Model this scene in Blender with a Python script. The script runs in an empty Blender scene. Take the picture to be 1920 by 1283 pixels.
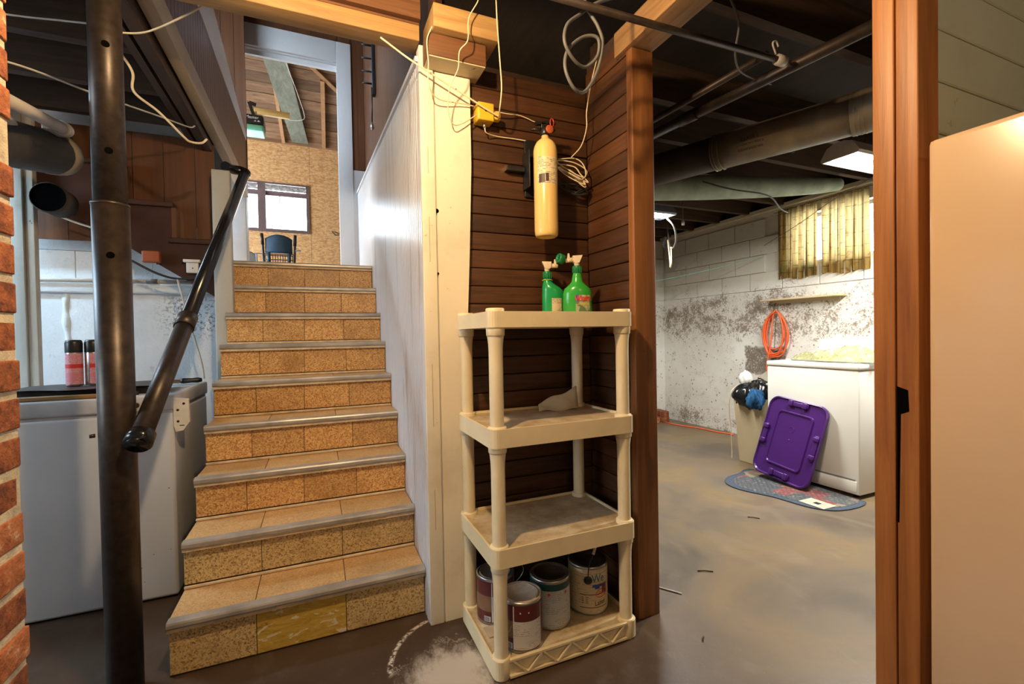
import bpy, bmesh, math, random
from mathutils import Vector, Matrix
random.seed(7)
sc = bpy.context.scene
C = sc.collection
PI = math.pi
def V(*a): return Vector(a)

# ------------------------------------------------------------------ camera
cam_d = bpy.data.cameras.new('camera'); cam = bpy.data.objects.new('camera', cam_d); C.objects.link(cam)
cam_d.sensor_width = 36.0; cam_d.lens = 856.45 / 1920 * 36.0; cam_d.clip_start = 0.02
yaw, pit, rol = 0.4034, -0.0158, -0.0183
fw = V(math.sin(yaw)*math.cos(pit), math.cos(yaw)*math.cos(pit), math.sin(pit))
r0 = V(math.cos(yaw), -math.sin(yaw), 0); u0 = r0.cross(fw)
rv = r0*math.cos(rol) + u0*math.sin(rol); uv = u0*math.cos(rol) - r0*math.sin(rol)
cam.matrix_world = Matrix(((rv.x, uv.x, -fw.x, 0), (rv.y, uv.y, -fw.y, 0), (rv.z, uv.z, -fw.z, 1.25), (0, 0, 0, 1)))
sc.camera = cam

# ------------------------------------------------------------------ world, exposure
w = bpy.data.worlds.new('sky'); sc.world = w; w.use_nodes = True
bg = w.node_tree.nodes['Background']; bg.inputs[0].default_value = (0.80, 0.90, 1.0, 1); bg.inputs[1].default_value = 20.0
sc.view_settings.view_transform = 'Standard'; sc.view_settings.look = 'None'
sc.view_settings.exposure = 0.0; sc.view_settings.gamma = 1.0; sc.view_settings.use_curve_mapping = False
BULB_W = 102.0; REAR_W = 20.0; BULB_COL = (1.0, 0.70, 0.38)
TUBE_COL = (1.0, 0.97, 0.88); TUBE_W = 95.0; TUBE2_W = 62.0
COOL_COL = (0.50, 0.76, 1.0); COOL_W = 44.0  # added cool lamp, stands in for daylight from the left

# ------------------------------------------------------------------ materials
class N:
    def __init__(s, name):
        s.m = bpy.data.materials.new(name); s.m.use_nodes = True
        s.t = s.m.node_tree; s.n = s.t.nodes; s.l = s.t.links
        s.b = s.n['Principled BSDF']; s.out = s.n['Material Output']
    def new(s, t, **k):
        x = s.n.new(t)
        for a, b in k.items(): setattr(x, a, b)
        return x
    def put(s, sock, v):
        if v is None: return
        if hasattr(v, 'is_linked') or isinstance(v, bpy.types.NodeSocket): s.l.new(v, sock)
        elif isinstance(v, (tuple, list)): sock.default_value = tuple(v) + ((1,) if len(v) == 3 and sock.type == 'RGBA' else ())
        else: sock.default_value = v
    def pos(s): return s.new('ShaderNodeNewGeometry').outputs['Position']
    def objc(s, rand=True):
        o = s.new('ShaderNodeTexCoord').outputs['Object']
        if not rand: return o
        i = s.new('ShaderNodeObjectInfo').outputs['Random']
        m = s.math('MULTIPLY', i, 37.0)
        a = s.new('ShaderNodeVectorMath', operation='ADD'); s.l.new(o, a.inputs[0]); s.l.new(m, a.inputs[1]); return a.outputs[0]
    def rnd(s): return s.new('ShaderNodeObjectInfo').outputs['Random']
    def scale(s, v, k):
        a = s.new('ShaderNodeVectorMath', operation='MULTIPLY'); s.l.new(v, a.inputs[0]); a.inputs[1].default_value = k; return a.outputs[0]
    def noise(s, v, sc_=5, det=3, rough=.55, dist=0):
        x = s.new('ShaderNodeTexNoise'); s.l.new(v, x.inputs['Vector']); x.inputs['Scale'].default_value = sc_
        x.inputs['Detail'].default_value = det; x.inputs['Roughness'].default_value = rough; x.inputs['Distortion'].default_value = dist
        return x.outputs['Fac']
    def voro(s, v, sc_=5, feat='F1', out='Distance', rnd=1):
        x = s.new('ShaderNodeTexVoronoi', feature=feat); s.l.new(v, x.inputs['Vector']); x.inputs['Scale'].default_value = sc_
        x.inputs['Randomness'].default_value = rnd
        return x.outputs[out]
    def ramp(s, f, stops, interp='LINEAR'):
        x = s.new('ShaderNodeValToRGB'); s.put(x.inputs[0], f); e = x.color_ramp.elements; x.color_ramp.interpolation = interp
        while len(e) < len(stops): e.new(.5)
        for k, (p, c) in enumerate(stops):
            e[k].position = p; e[k].color = (c, c, c, 1) if isinstance(c, (int, float)) else tuple(c) + (1,)
        return x.outputs[0]
    def mix(s, f, a, b, blend='MIX'):
        x = s.new('ShaderNodeMix', data_type='RGBA', blend_type=blend)
        s.put(x.inputs[0], f); s.put(x.inputs[6], a); s.put(x.inputs[7], b); return x.outputs[2]
    def math(s, op, a, b=None, c=None, clamp=False):
        x = s.new('ShaderNodeMath', operation=op, use_clamp=clamp)
        for i, q in enumerate((a, b, c)): s.put(x.inputs[i], q)
        return x.outputs[0]
    def xyz(s, v):
        x = s.new('ShaderNodeSeparateXYZ'); s.l.new(v, x.inputs[0]); return x.outputs
    def smooth(s, v, a, b):
        x = s.new('ShaderNodeMapRange', interpolation_type='SMOOTHSTEP'); s.put(x.inputs[0], v)
        x.inputs[1].default_value = a; x.inputs[2].default_value = b; return x.outputs[0]
    def bump(s, hgt, st=.3, dist=.01):
        x = s.new('ShaderNodeBump'); x.inputs['Strength'].default_value = st; x.inputs['Distance'].default_value = dist
        s.l.new(hgt, x.inputs['Height']); s.l.new(x.outputs[0], s.b.inputs['Normal'])
    def done(s, col, rough=.6, metal=0, spec=.5):
        s.put(s.b.inputs['Base Color'], col); s.put(s.b.inputs['Roughness'], rough); s.put(s.b.inputs['Metallic'], metal)
        s.put(s.b.inputs['Specular IOR Level'], spec); return s.m

def plain(name, col, rough=.55, metal=0, var=.12, nsc=14, spec=.5, bump=0):
    n = N(name); v = n.objc(); f = n.noise(v, nsc, 4)
    d = tuple(x*(1-var) for x in col); l = tuple(min(1, x*(1+var)) for x in col)
    if bump: n.bump(n.noise(v, nsc*6, 3), bump, .004)
    return n.done(n.ramp(f, [(.3, d), (.7, l)]), rough, metal, spec)

def wood(name, dark, light, axis='x', rough=.55, gs=22, streak=14, var=.5, bump=.25, spec=.4, world=False):
    n = N(name); v = n.pos() if world else n.objc()
    k = {'x': (1/streak, 1, 1), 'y': (1, 1/streak, 1), 'z': (1, 1, 1/streak)}[axis]
    sv = n.scale(v, k)
    g = n.noise(sv, gs*2.2, 5, .65, .6); big = n.noise(n.scale(v, tuple(0.25 + .75*q for q in k)), 3.2, 3)
    f = n.math('ADD', n.math('MULTIPLY', g, .65), n.math('MULTIPLY', big, .35))
    c = n.ramp(f, [(.34, dark), (.66, light)])
    if var:
        r = n.rnd(); b = n.math('MULTIPLY_ADD', r, var, 1 - var*.6)
        x = n.new('ShaderNodeVectorMath', operation='SCALE'); n.l.new(c, x.inputs[0]); n.l.new(b, x.inputs[3]); c = x.outputs[0]
    n.bump(g, bump, .004)
    return n.done(c, rough, 0, spec)

def painted_wood(name, col, dirt, axis='z', amt=.5, rough=.6):
    n = N(name); v = n.objc(); k = {'x': (.12, 1, 1), 'y': (1, .12, 1), 'z': (1, 1, .12)}[axis]
    a = n.noise(v, 5, 5, .65); g = n.noise(n.scale(v, k), 40, 4, .6, .8); ch = n.noise(v, 26, 4, .7)
    m1 = n.math('MULTIPLY', n.smooth(a, .48, .75), amt, clamp=True)
    c = n.mix(m1, col, tuple(.55*p + .45*q for p, q in zip(col, dirt)))
    m2 = n.math('MULTIPLY', n.smooth(ch, .66, .72), min(1, amt*1.3), clamp=True)
    c = n.mix(m2, c, dirt)
    n.bump(n.math('ADD', n.math('MULTIPLY', g, .6), ch), .35, .004)
    return n.done(c, rough)

MT = {}
MT['plank'] = wood('brown_plank_wood', (.034, .0125, .0045), (.105, .040, .013), 'x', .5, var=.6)
MT['plank_y'] = wood('brown_plank_wood_side', (.040, .0155, .0055), (.125, .049, .017), 'y', .5, var=.6)
MT['stud'] = wood('orange_stud_wood', (.25, .085, .022), (.54, .225, .070), 'z', .45, 14, 18, .15)
MT['studd'] = wood('dark_stud_wood', (.125, .045, .013), (.31, .125, .038), 'z', .5, 14, 18, .25)
MT['beam'] = wood('beam_wood', (.20, .10, .035), (.42, .24, .10), 'y', .6, 14, 14, .25)
MT['header'] = wood('header_wood', (.26, .14, .050), (.50, .31, .12), 'x', .55, 14, 14, .2)
MT['headerd'] = wood('dark_header_wood', (.085, .034, .013), (.20, .085, .034), 'x', .6, 14, 14, .2)
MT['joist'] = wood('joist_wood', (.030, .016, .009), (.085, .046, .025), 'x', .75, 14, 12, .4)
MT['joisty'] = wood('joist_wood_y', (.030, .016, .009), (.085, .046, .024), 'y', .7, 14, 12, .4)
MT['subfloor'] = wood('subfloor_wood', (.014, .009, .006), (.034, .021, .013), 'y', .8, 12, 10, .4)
MT['oldbeam'] = painted_wood('old_beam_paint', (.52, .45, .30), (.16, .10, .05), 'x', .8)
MT['cream'] = painted_wood('cream_post_paint', (.80, .72, .56), (.36, .26, .15), 'z', .45)
MT['oldpost'] = painted_wood('weathered_white_post', (.46, .43, .36), (.20, .15, .10), 'z', .8)
MT['whitewood'] = painted_wood('white_trim_paint', (.66, .68, .70), (.40, .36, .32), 'z', .35, .45)
MT['greywood'] = painted_wood('grey_white_trim_paint', (.48, .47, .46), (.30, .27, .24), 'z', .6, .55)
MT['trimtan'] = painted_wood('tan_trim_paint', (.40, .31, .20), (.20, .13, .07), 'y', .7, .5)

def beadboard():
    n = N('white_beadboard_paint'); p = n.pos(); a = n.noise(p, 2.6, 4, .6); z = n.noise(n.scale(p, (1, 6, .35)), 3.4, 3, .6)
    d = n.math('MULTIPLY', n.smooth(z, .56, .72), .55)
    c = n.mix(d, n.ramp(a, [(.3, (.60, .61, .63)), (.7, (.68, .69, .71))]), (.33, .27, .22))
    return n.done(c, .28, 0, .5)
MT['bead'] = beadboard()
MT['panel'] = wood('brown_wall_panelling', (.085, .034, .015), (.155, .066, .030), 'z', .38, 10, 20, .1, .1)
MT['brownpaint'] = plain('dark_brown_stair_paint', (.050, .019, .010), .55, var=.3, nsc=5, spec=.25)

def tile(name, c1, c2, c3, rough=.42):
    n = N(name); v = n.objc(); vo = n.voro(v, 190, 'F1', 'Color'); s = n.new('ShaderNodeSeparateColor'); n.l.new(vo, s.inputs[0])
    nz = n.noise(v, 120, 3, .7); big = n.noise(v, 6, 4, .6)
    f = n.math('ADD', n.math('MULTIPLY', s.outputs[0], .5), n.math('MULTIPLY', nz, .5))
    c = n.ramp(f, [(.22, c1), (.45, c2), (.72, c3)])
    c = n.mix(n.math('MULTIPLY', n.smooth(big, .48, .74), .5), c, tuple(q*.55 for q in c2))
    r = n.math('MULTIPLY_ADD', n.rnd(), .22, .88)
    x = n.new('ShaderNodeVectorMath', operation='SCALE'); n.l.new(c, x.inputs[0]); n.l.new(r, x.inputs[3])
    n.bump(nz, .08, .002)
    return n.done(x.outputs[0], rough)
MT['riser'] = tile('orange_speckled_tile', (.30, .120, .028), (.58, .29, .085), (.76, .48, .19))
MT['riser_old'] = tile('tan_speckled_tile', (.18, .10, .032), (.54, .36, .145), (.68, .50, .23))
MT['tread'] = tile('tan_tread_tile', (.46, .25, .095), (.60, .36, .15), (.68, .44, .20), .42)
def worn():
    n = N('worn_yellow_glue_board'); v = n.pos(); g = n.noise(n.scale(v, (.6, 1, 2.0)), 13, 6, .75, 1.5); b = n.noise(n.scale(v, (.6, 1, 1.5)), 17, 5, .65, 1.0)
    c = n.ramp(g, [(.33, (.07, .03, .008)), (.40, (.46, .27, .03)), (.6, (.60, .40, .07))])
    c = n.mix(n.smooth(b, .57, .60), c, (.72, .62, .44)); n.bump(b, .5, .006)
    return n.done(c, .5)
MT['worn'] = worn()
MT['alu'] = plain('worn_aluminium_nosing', (.43, .39, .34), .36, .35, .25, 9)
MT['strip'] = plain('tan_edge_strip', (.62, .47, .28), .5, 0, .25, 20)

def floor_mat():
    n = N('stained_concrete_floor'); p = n.pos(); s = n.xyz(p)
    a = n.noise(p, 1.3, 6, .62, .4); b = n.noise(p, 7, 5, .65); f = n.noise(n.scale(p, (1, 1, 1)), 120, 2, .6); w2 = n.noise(n.scale(p, (1.0, .45, 1)), 3.1, 4, .6, 1.2)
    near = n.math('MULTIPLY', n.smooth(s[0], 1.75, 1.1), 1.0)           # floor colour turns darker and browner on the stair side
    lau = n.ramp(a, [(.30, (.090, .074, .058)), (.46, (.145, .110, .076)), (.60, (.185, .128, .066)), (.74, (.115, .096, .076))])
    stairside = n.ramp(a, [(.30, (.050, .030, .019)), (.52, (.070, .041, .024)), (.75, (.110, .076, .050))])
    c = n.mix(near, lau, stairside)
    c = n.mix(n.math('MULTIPLY', n.smooth(b, .52, .72), .35), c, (.13, .105, .085))
    c = n.mix(n.math('MULTIPLY', n.smooth(w2, .56, .70), .22), c, (.24, .20, .155))
    c = n.mix(n.math('MULTIPLY', n.smooth(f, .68, .74), .25), c, (.40, .34, .28))
    # spilled white powder and a curved scrape by the post
    dx = n.math('SUBTRACT', s[0], .44); dy = n.math('SUBTRACT', s[1], 1.63)
    wob = n.math('MULTIPLY', n.math('SUBTRACT', n.noise(n.scale(p, (1, .5, 1)), 14, 6, .75), .5), .30)
    rr = n.math('ADD', n.math('SQRT', n.math('ADD', n.math('MULTIPLY', dx, dx), n.math('MULTIPLY', n.math('MULTIPLY', dy, dy), .9))), wob)
    c = n.mix(n.math('MULTIPLY', n.smooth(rr, .20, .07), .85), c, (.60, .53, .45))
    ring = n.math('ABSOLUTE', n.math('SUBTRACT', rr, .20)); c = n.mix(n.math('MULTIPLY', n.math('MULTIPLY', n.smooth(ring, .010, .002), n.smooth(b, .45, .58)), .35), c, (.55, .48, .40))
    ex = n.math('SUBTRACT', s[0], .52); ey = n.math('SUBTRACT', s[1], 1.70)
    r2 = n.math('SQRT', n.math('ADD', n.math('MULTIPLY', ex, ex), n.math('MULTIPLY', ey, ey)))
    arc = n.math('MULTIPLY', n.smooth(n.math('ABSOLUTE', n.math('SUBTRACT', r2, .30)), .014, .003), n.math('MULTIPLY', n.smooth(s[0], .45, .40), n.smooth(s[1], 1.70, 1.74)))
    c = n.mix(n.math('MULTIPLY', arc, n.smooth(n.noise(p, 60, 3), .40, .56)), c, (.62, .54, .44))
    n.bump(n.math('ADD', b, n.math('MULTIPLY', f, .2)), .12, .01)
    return n.done(c, n.ramp(a, [(.3, .32), (.7, .52)]), 0, .36)
MT['floor'] = floor_mat()

def laundry_wall():
    n = N('peeling_white_block_paint'); p = n.pos(); s = n.xyz(p)
    a = n.noise(p, 2.2, 5, .65, .5); b = n.noise(p, 9, 6, .72, .4); fine = n.noise(p, 70, 4, .7)
    z = s[2]
    band = n.math('MULTIPLY', n.smooth(z, 1.02, 1.28), n.smooth(z, 1.84, 1.55))
    low = n.smooth(z, .34, .05)
    m = n.math('ADD', n.math('MULTIPLY', band, .135), n.math('MULTIPLY', low, .11))
    th = n.math('ADD', n.math('ADD', n.math('MULTIPLY', a, .55), n.math('MULTIPLY', b, .45)), m)
    peel = n.smooth(n.math('ADD', th, n.math('MULTIPLY', n.math('SUBTRACT', fine, .5), .70)), .585, .72)
    dots = n.math('MULTIPLY', n.math('MULTIPLY', n.smooth(n.voro(p, 17), .22, .12), n.smooth(n.noise(p, 4, 3), .43, .52)), n.smooth(z, 1.75, 1.45))
    dots2 = n.math('MULTIPLY', n.math('MULTIPLY', n.smooth(n.voro(p, 42), .20, .12), n.smooth(n.noise(p, 3, 3), .52, .58)), n.smooth(z, 1.75, 1.45))
    c = n.ramp(n.noise(p, 1.7, 4), [(.3, (.66, .63, .57)), (.7, (.82, .81, .78))])
    up = n.smooth(z, 1.70, 1.85); c = n.mix(up, c, (.57, .535, .46))
    c = n.mix(n.math('MULTIPLY', n.smooth(b, .5, .7), .25), c, (.48, .40, .28))
    brown = n.ramp(fine, [(.3, (.13, .10, .075)), (.7, (.34, .275, .21))])
    c = n.mix(peel, c, brown)
    c = n.mix(n.math('MULTIPLY', n.math('MAXIMUM', dots, dots2), .85), c, (.22, .15, .10))
    # the bare grey patch behind the hanging cord
    jit = n.math('MULTIPLY', n.math('SUBTRACT', b, .5), .16); py = n.smooth(n.math('ADD', n.math('ABSOLUTE', n.math('SUBTRACT', s[1], 3.62)), jit), .27, .24); pz = n.smooth(n.math('ADD', n.math('ABSOLUTE', n.math('SUBTRACT', z, .90)), jit), .175, .14)
    c = n.mix(n.math('MULTIPLY', n.math('MULTIPLY', py, pz), n.smooth(n.math('ADD', fine, n.math('MULTIPLY', b, .4)), .42, .72)), c, (.20, .16, .125))
    n.bump(n.math('ADD', n.math('MULTIPLY', b, 1), n.math('MULTIPLY', fine, .4)), .4, .012)
    return n.done(c, .75)
MT['lwall'] = laundry_wall()
def bluewall():
    n = N('white_painted_rough_wall'); p = n.pos(); a = n.noise(p, 3, 5, .65); b = n.noise(p, 16, 5, .7); f = n.noise(p, 60, 4, .7); s = n.xyz(p)
    c = n.ramp(a, [(.3, (.62, .67, .70)), (.7, (.74, .79, .82))])
    d = n.math('MULTIPLY', n.math('MULTIPLY', n.smooth(n.math('ABSOLUTE', n.math('SUBTRACT', s[0], -.78)), .26, .05), n.smooth(n.math('ABSOLUTE', n.math('SUBTRACT', s[2], 1.42)), .20, .06)), n.smooth(f, .50, .60))
    c = n.mix(d, c, (.14, .12, .11))
    c = n.mix(n.math('MULTIPLY', n.smooth(b, .62, .70), .35), c, (.36, .34, .32)); n.bump(n.math('ADD', b, n.math('MULTIPLY', f, .5)), .5, .012)
    return n.done(c, .6)
MT['bwall'] = bluewall()
def brick():
    n = N('red_brick'); v = n.objc(); a = n.noise(v, 26, 5, .7); b = n.noise(v, 90, 3, .6); r = n.rnd()
    c = n.ramp(n.math('MULTIPLY_ADD', n.math('SUBTRACT', r, .5), .25, a), [(.30, (.12, .032, .012)), (.5, (.30, .088, .030)), (.66, (.42, .145, .055)), (.76, (.54, .38, .25))])
    n.bump(n.math('ADD', a, n.math('MULTIPLY', b, .4)), .6, .012); return n.done(c, .85)
MT['brick'] = brick()
MT['mortar'] = plain('lime_mortar', (.50, .42, .30), .9, 0, .3, 30, bump=.6)
def osb():
    n = N('osb_board'); p = n.pos(); q = n.scale(p, (1, 1, 2.3)); d = n.noise(p, 9, 2)
    wv = n.new('ShaderNodeVectorMath', operation='ADD'); n.l.new(q, wv.inputs[0]); n.l.new(n.math('MULTIPLY', d, .10), wv.inputs[1])
    vo = n.voro(wv.outputs[0], 26, 'F1', 'Color'); s = n.new('ShaderNodeSeparateColor'); n.l.new(vo, s.inputs[0])
    k = n.noise(p, 30, 4, .7)
    k2 = n.noise(n.scale(p, (.6, 1, 2.0)), 42, 5, .75, 1.5); f = n.math('ADD', n.math('MULTIPLY', s.outputs[0], .30), n.math('ADD', n.math('MULTIPLY', k, .25), n.math('MULTIPLY', k2, .45)))
    return n.done(n.ramp(f, [(.28, (.42, .20, .07)), (.46, (.62, .345, .14)), (.66, (.76, .49, .24))]), .6)
MT['osb'] = osb()
MT['roofboard'] = wood('old_roof_board', (.15, .075, .038), (.36, .22, .125), 'x', .75, 12, 8, .75)
MT['greyboard'] = wood('grey_green_weathered_board', (.16, .17, .125), (.30, .31, .24), 'y', .75, 9, 5, .1)
MT['pine'] = wood('new_pine_board', (.62, .42, .13), (.80, .62, .28), 'x', .5, 14, 12, .2)
MT['furring'] = wood('orange_furring_strip', (.40, .20, .09), (.56, .32, .16), 'z', .6, 14, 12, .2)
MT['steel'] = plain('brown_black_steel_pipe', (.052, .038, .030), .40, .5, .35, 30, bump=.04)
MT['blackpaint'] = plain('glossy_black_pipe_paint', (.010, .010, .012), .22, 0, .2, 12)
MT['hole_shade'] = plain('painted_hole_shade', (.003, .003, .003), 1.0, spec=0.0)  # flat black plates, colour stands for the shade inside openings
MT['freezer'] = plain('white_freezer_enamel', (.60, .61, .63), .38, 0, .05, 3)
MT['freezer_lid'] = plain('dusty_freezer_lid', (.50, .51, .52), .5, 0, .18, 7)
MT['cover'] = plain('cream_hinge_cover', (.66, .60, .48), .5)
MT['washer'] = plain('white_washer_enamel', (.84, .85, .80), .25, 0, .03, 3)
MT['washer_side'] = plain('pale_green_washer_side', (.66, .70, .55), .3, 0, .04, 3)
MT['fridge'] = plain('cream_refrigerator_enamel', (.70, .50, .32), .22, 0, .04, 2.5)
MT['plastic'] = plain('cream_shelf_plastic', (.78, .655, .41), .42, 0, .07, 8)
def dusty():
    n = N('dusty_shelf_deck'); v = n.pos(); a = n.noise(v, 9, 5, .65); b = n.noise(v, 70, 3, .7)
    c = n.ramp(a, [(.32, (.36, .245, .13)), (.5, (.52, .40, .24)), (.68, (.66, .56, .38))]); c = n.mix(n.math('MULTIPLY', n.smooth(b, .62, .7), .5), c, (.22, .14, .07))
    return n.done(c, .6)
MT['deck'] = dusty()
MT['black'] = plain('black_plastic', (.012, .012, .013), .35)
MT['rubber'] = plain('black_rubber', (.014, .013, .012), .6)
MT['greyw'] = plain('dusty_grey_cable', (.105, .10, .095), .55)
MT['whitewire'] = plain('cream_cable', (.72, .60, .40), .5)
MT['whitewire2'] = plain('grey_white_cable', (.50, .47, .42), .5)
MT['orangewire'] = plain('orange_cord', (.80, .13, .035), .45)
MT['yellow'] = plain('yellow_plastic', (.72, .44, .03), .4)
MT['ext'] = plain('cream_yellow_cylinder_enamel', (.80, .54, .19), .22, 0, .04, 4)
MT['red'] = plain('red_plastic', (.45, .03, .025), .4)
MT['gauge'] = plain('orange_red_gauge', (.42, .085, .03), .4)
MT['green'] = plain('green_bottle_plastic', (.010, .30, .075), .25, 0, .08, 5)
MT['green2'] = plain('bright_green_bottle_plastic', (.035, .36, .045), .22, 0, .08, 5)
MT['greencap'] = plain('green_cap_plastic', (.008, .19, .060), .35)
MT['cap'] = plain('cream_nozzle_plastic', (.72, .58, .40), .4)
MT['ylw_tie'] = plain('yellow_twist_tie', (.62, .55, .06), .5)
MT['redprint'] = plain('red_print', (.62, .03, .03), .5)
MT['blueprint'] = plain('blue_print', (.03, .07, .30), .5)
MT['tealprint'] = plain('teal_print', (.02, .14, .19), .5)
MT['darkprint'] = plain('dark_print', (.05, .02, .02), .5)
MT['whiteprint'] = plain('white_print', (.72, .76, .80), .5)
MT['orangeprint'] = plain('orange_print', (.55, .14, .03), .5)
def textlab(name, base, ink, sx=60, sz=130, amt=.5, rough=.5, blotch=.0, ink2=None):
    n = N(name); v = n.objc(False); s = n.xyz(v)
    row = n.math('FRACT', n.math('MULTIPLY', s[2], sz)); line = n.math('MULTIPLY', n.smooth(row, .25, .35), n.smooth(row, .80, .70))
    wd = n.noise(n.scale(v, (1, 1, .0)), sx*3, 1); k = n.math('FLOOR', n.math('MULTIPLY', s[2], sz))
    cx = n.new('ShaderNodeCombineXYZ'); n.l.new(s[0], cx.inputs[0]); n.l.new(s[1], cx.inputs[1]); n.l.new(n.math('MULTIPLY', k, .731), cx.inputs[2])
    wd = n.noise(cx.outputs[0], sx*2, 2, .8); gap = n.noise(n.scale(v, (.35, .35, 1)), 26, 2)
    m = n.math('MULTIPLY', n.math('MULTIPLY', line, n.smooth(wd, .46, .50)), n.math('MULTIPLY', n.smooth(gap, .42, .46), amt))
    c = n.mix(m, base, ink)
    if blotch: c = n.mix(n.math('MULTIPLY', n.smooth(n.noise(v, 30, 3), .52, .57), blotch), c, ink2 or ink)
    return n.done(c, rough)
MT['lab_white'] = textlab('printed_white_label', (.62, .60, .57), (.16, .14, .14))
MT['lab_grey'] = textlab('printed_grey_label', (.52, .53, .50), (.13, .13, .13))
MT['lab_cream'] = textlab('printed_cream_label', (.60, .48, .28), (.14, .09, .05), 40, 90, .35)
MT['lab_ext'] = textlab('printed_cylinder_label', (.74, .60, .36), (.10, .06, .03), 70, 150, .8)
MT['lab_pink'] = textlab('printed_pink_label', (.62, .22, .28), (.62, .50, .52), 70, 120, .8)
MT['lab_green'] = textlab('garden_photo_label', (.34, .36, .20), (.62, .62, .50), 40, 60, .5, .4, .8, (.05, .13, .03))
MT['lab_tan'] = textlab('printed_tan_label', (.62, .50, .30), (.15, .10, .06), 70, 140, .8)
MT['maroon'] = plain('maroon_paint_label', (.11, .018, .018), .4)
MT['brownlab'] = plain('brown_label_band', (.22, .115, .06), .45)
MT['tealband'] = plain('dark_green_label_band', (.008, .055, .05), .4)
MT['canmetal'] = plain('tin_can_metal', (.42, .41, .38), .3, .9, .15, 12)
MT['candirty'] = plain('tan_paint_can_lid', (.46, .36, .26), .55, 0, .25, 20)
MT['canlidg'] = plain('dull_grey_can_lid', (.30, .29, .27), .4, .6, .25, 14)
MT['darklid'] = plain('dark_paint_can_lid', (.045, .032, .024), .35, .3, .3, 10)
MT['paper'] = plain('crumpled_kraft_paper', (.48, .38, .24), .8, 0, .15, 10)
MT['purple'] = plain('purple_plastic', (.062, .014, .145), .32, 0, .06, 4)
MT['binplastic'] = plain('tan_bin_plastic', (.56, .46, .29), .5, 0, .06, 5)
MT['bagblack'] = plain('black_bin_bag', (.008, .008, .009), .2)
MT['bagwhite'] = plain('white_plastic_bag', (.66, .65, .62), .35)
MT['clothblue'] = plain('blue_cloth', (.012, .10, .26), .8, 0, .35, 40, bump=.6)
MT['card'] = plain('grey_cardboard', (.42, .37, .29), .8)
MT['whitetin'] = plain('white_lamp_enamel', (.60, .56, .50), .4)
MT['greytin'] = plain('grey_lamp_reflector', (.15, .17, .20), .4)
MT['galv'] = plain('dusty_sheet_metal_duct', (.22, .185, .13), .55, .15, .3, 7, bump=.3)
MT['ductdark'] = plain('dark_round_duct', (.040, .033, .024), .65, .0, .3, 8, bump=.3)
MT['ductgreen'] = plain('pale_green_duct_wrap', (.33, .40, .31), .6, 0, .25, 9, bump=.4)
MT['ironpipe'] = plain('dark_iron_pipe', (.050, .034, .026), .45, .4, .3, 20)
MT['pvc'] = plain('dusty_white_pvc', (.50, .45, .40), .4, 0, .12, 9)
MT['greenboard'] = painted_wood('sage_green_board_paint', (.47, .49, .38), (.15, .14, .10), 'x', .35)
MT['plaster'] = plain('broken_white_plaster', (.66, .60, .50), .8, 0, .2, 30, bump=.5)
MT['wframe'] = painted_wood('dark_window_frame_paint', (.13, .085, .085), (.40, .36, .34), 'z', .4)
MT['wframe2'] = painted_wood('white_window_frame_paint', (.60, .58, .54), (.30, .26, .2), 'z', .4)
MT['insul'] = plain('silver_foil_insulation', (.42, .42, .42), .35, .3, .5, 30, bump=.8)
MT['chairblue'] = plain('blue_chair_shell', (.015, .065, .13), .35)
MT['chairdark'] = plain('dark_chair_frame', (.020, .024, .032), .4)
MT['chairgrey'] = plain('grey_chair_plastic', (.34, .37, .42), .4)
MT['mint'] = plain('mint_lens_cover', (.20, .62, .45), .35)
MT['garfloor'] = plain('garage_concrete', (.30, .29, .27), .7, 0, .2, 3)
MT['garwall'] = plain('garage_board_wall', (.42, .30, .18), .7, 0, .2, 3)
MT['junk'] = plain('rusty_dark_sheet', (.045, .032, .026), .5, .3, .4, 14)
MT['stick'] = wood('yellow_stick_wood', (.30, .15, .04), (.48, .28, .09), 'x', .5)
MT['orangeplastic'] = plain('orange_brown_plastic', (.30, .070, .018), .5)
MT['chrome'] = plain('chrome', (.55, .55, .56), .2, 1.0, .05)
MT['shelfwood'] = wood('pale_shelf_board', (.46, .36, .20), (.62, .52, .33), 'y', .6)
MT['twig'] = plain('brown_twig', (.07, .04, .02), .8)
def glassy():
    n = N('window_glass'); t = n.new('ShaderNodeBsdfTransparent'); t.inputs[0].default_value = (.95, .97, .98, 1)
    g = n.new('ShaderNodeBsdfGlossy'); g.inputs['Roughness'].default_value = .05; m = n.new('ShaderNodeMixShader'); m.inputs[0].default_value = .06
    n.l.new(t.outputs[0], m.inputs[1]); n.l.new(g.outputs[0], m.inputs[2]); n.l.new(m.outputs[0], n.out.inputs[0]); return n.m
MT['glass'] = glassy()
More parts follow.
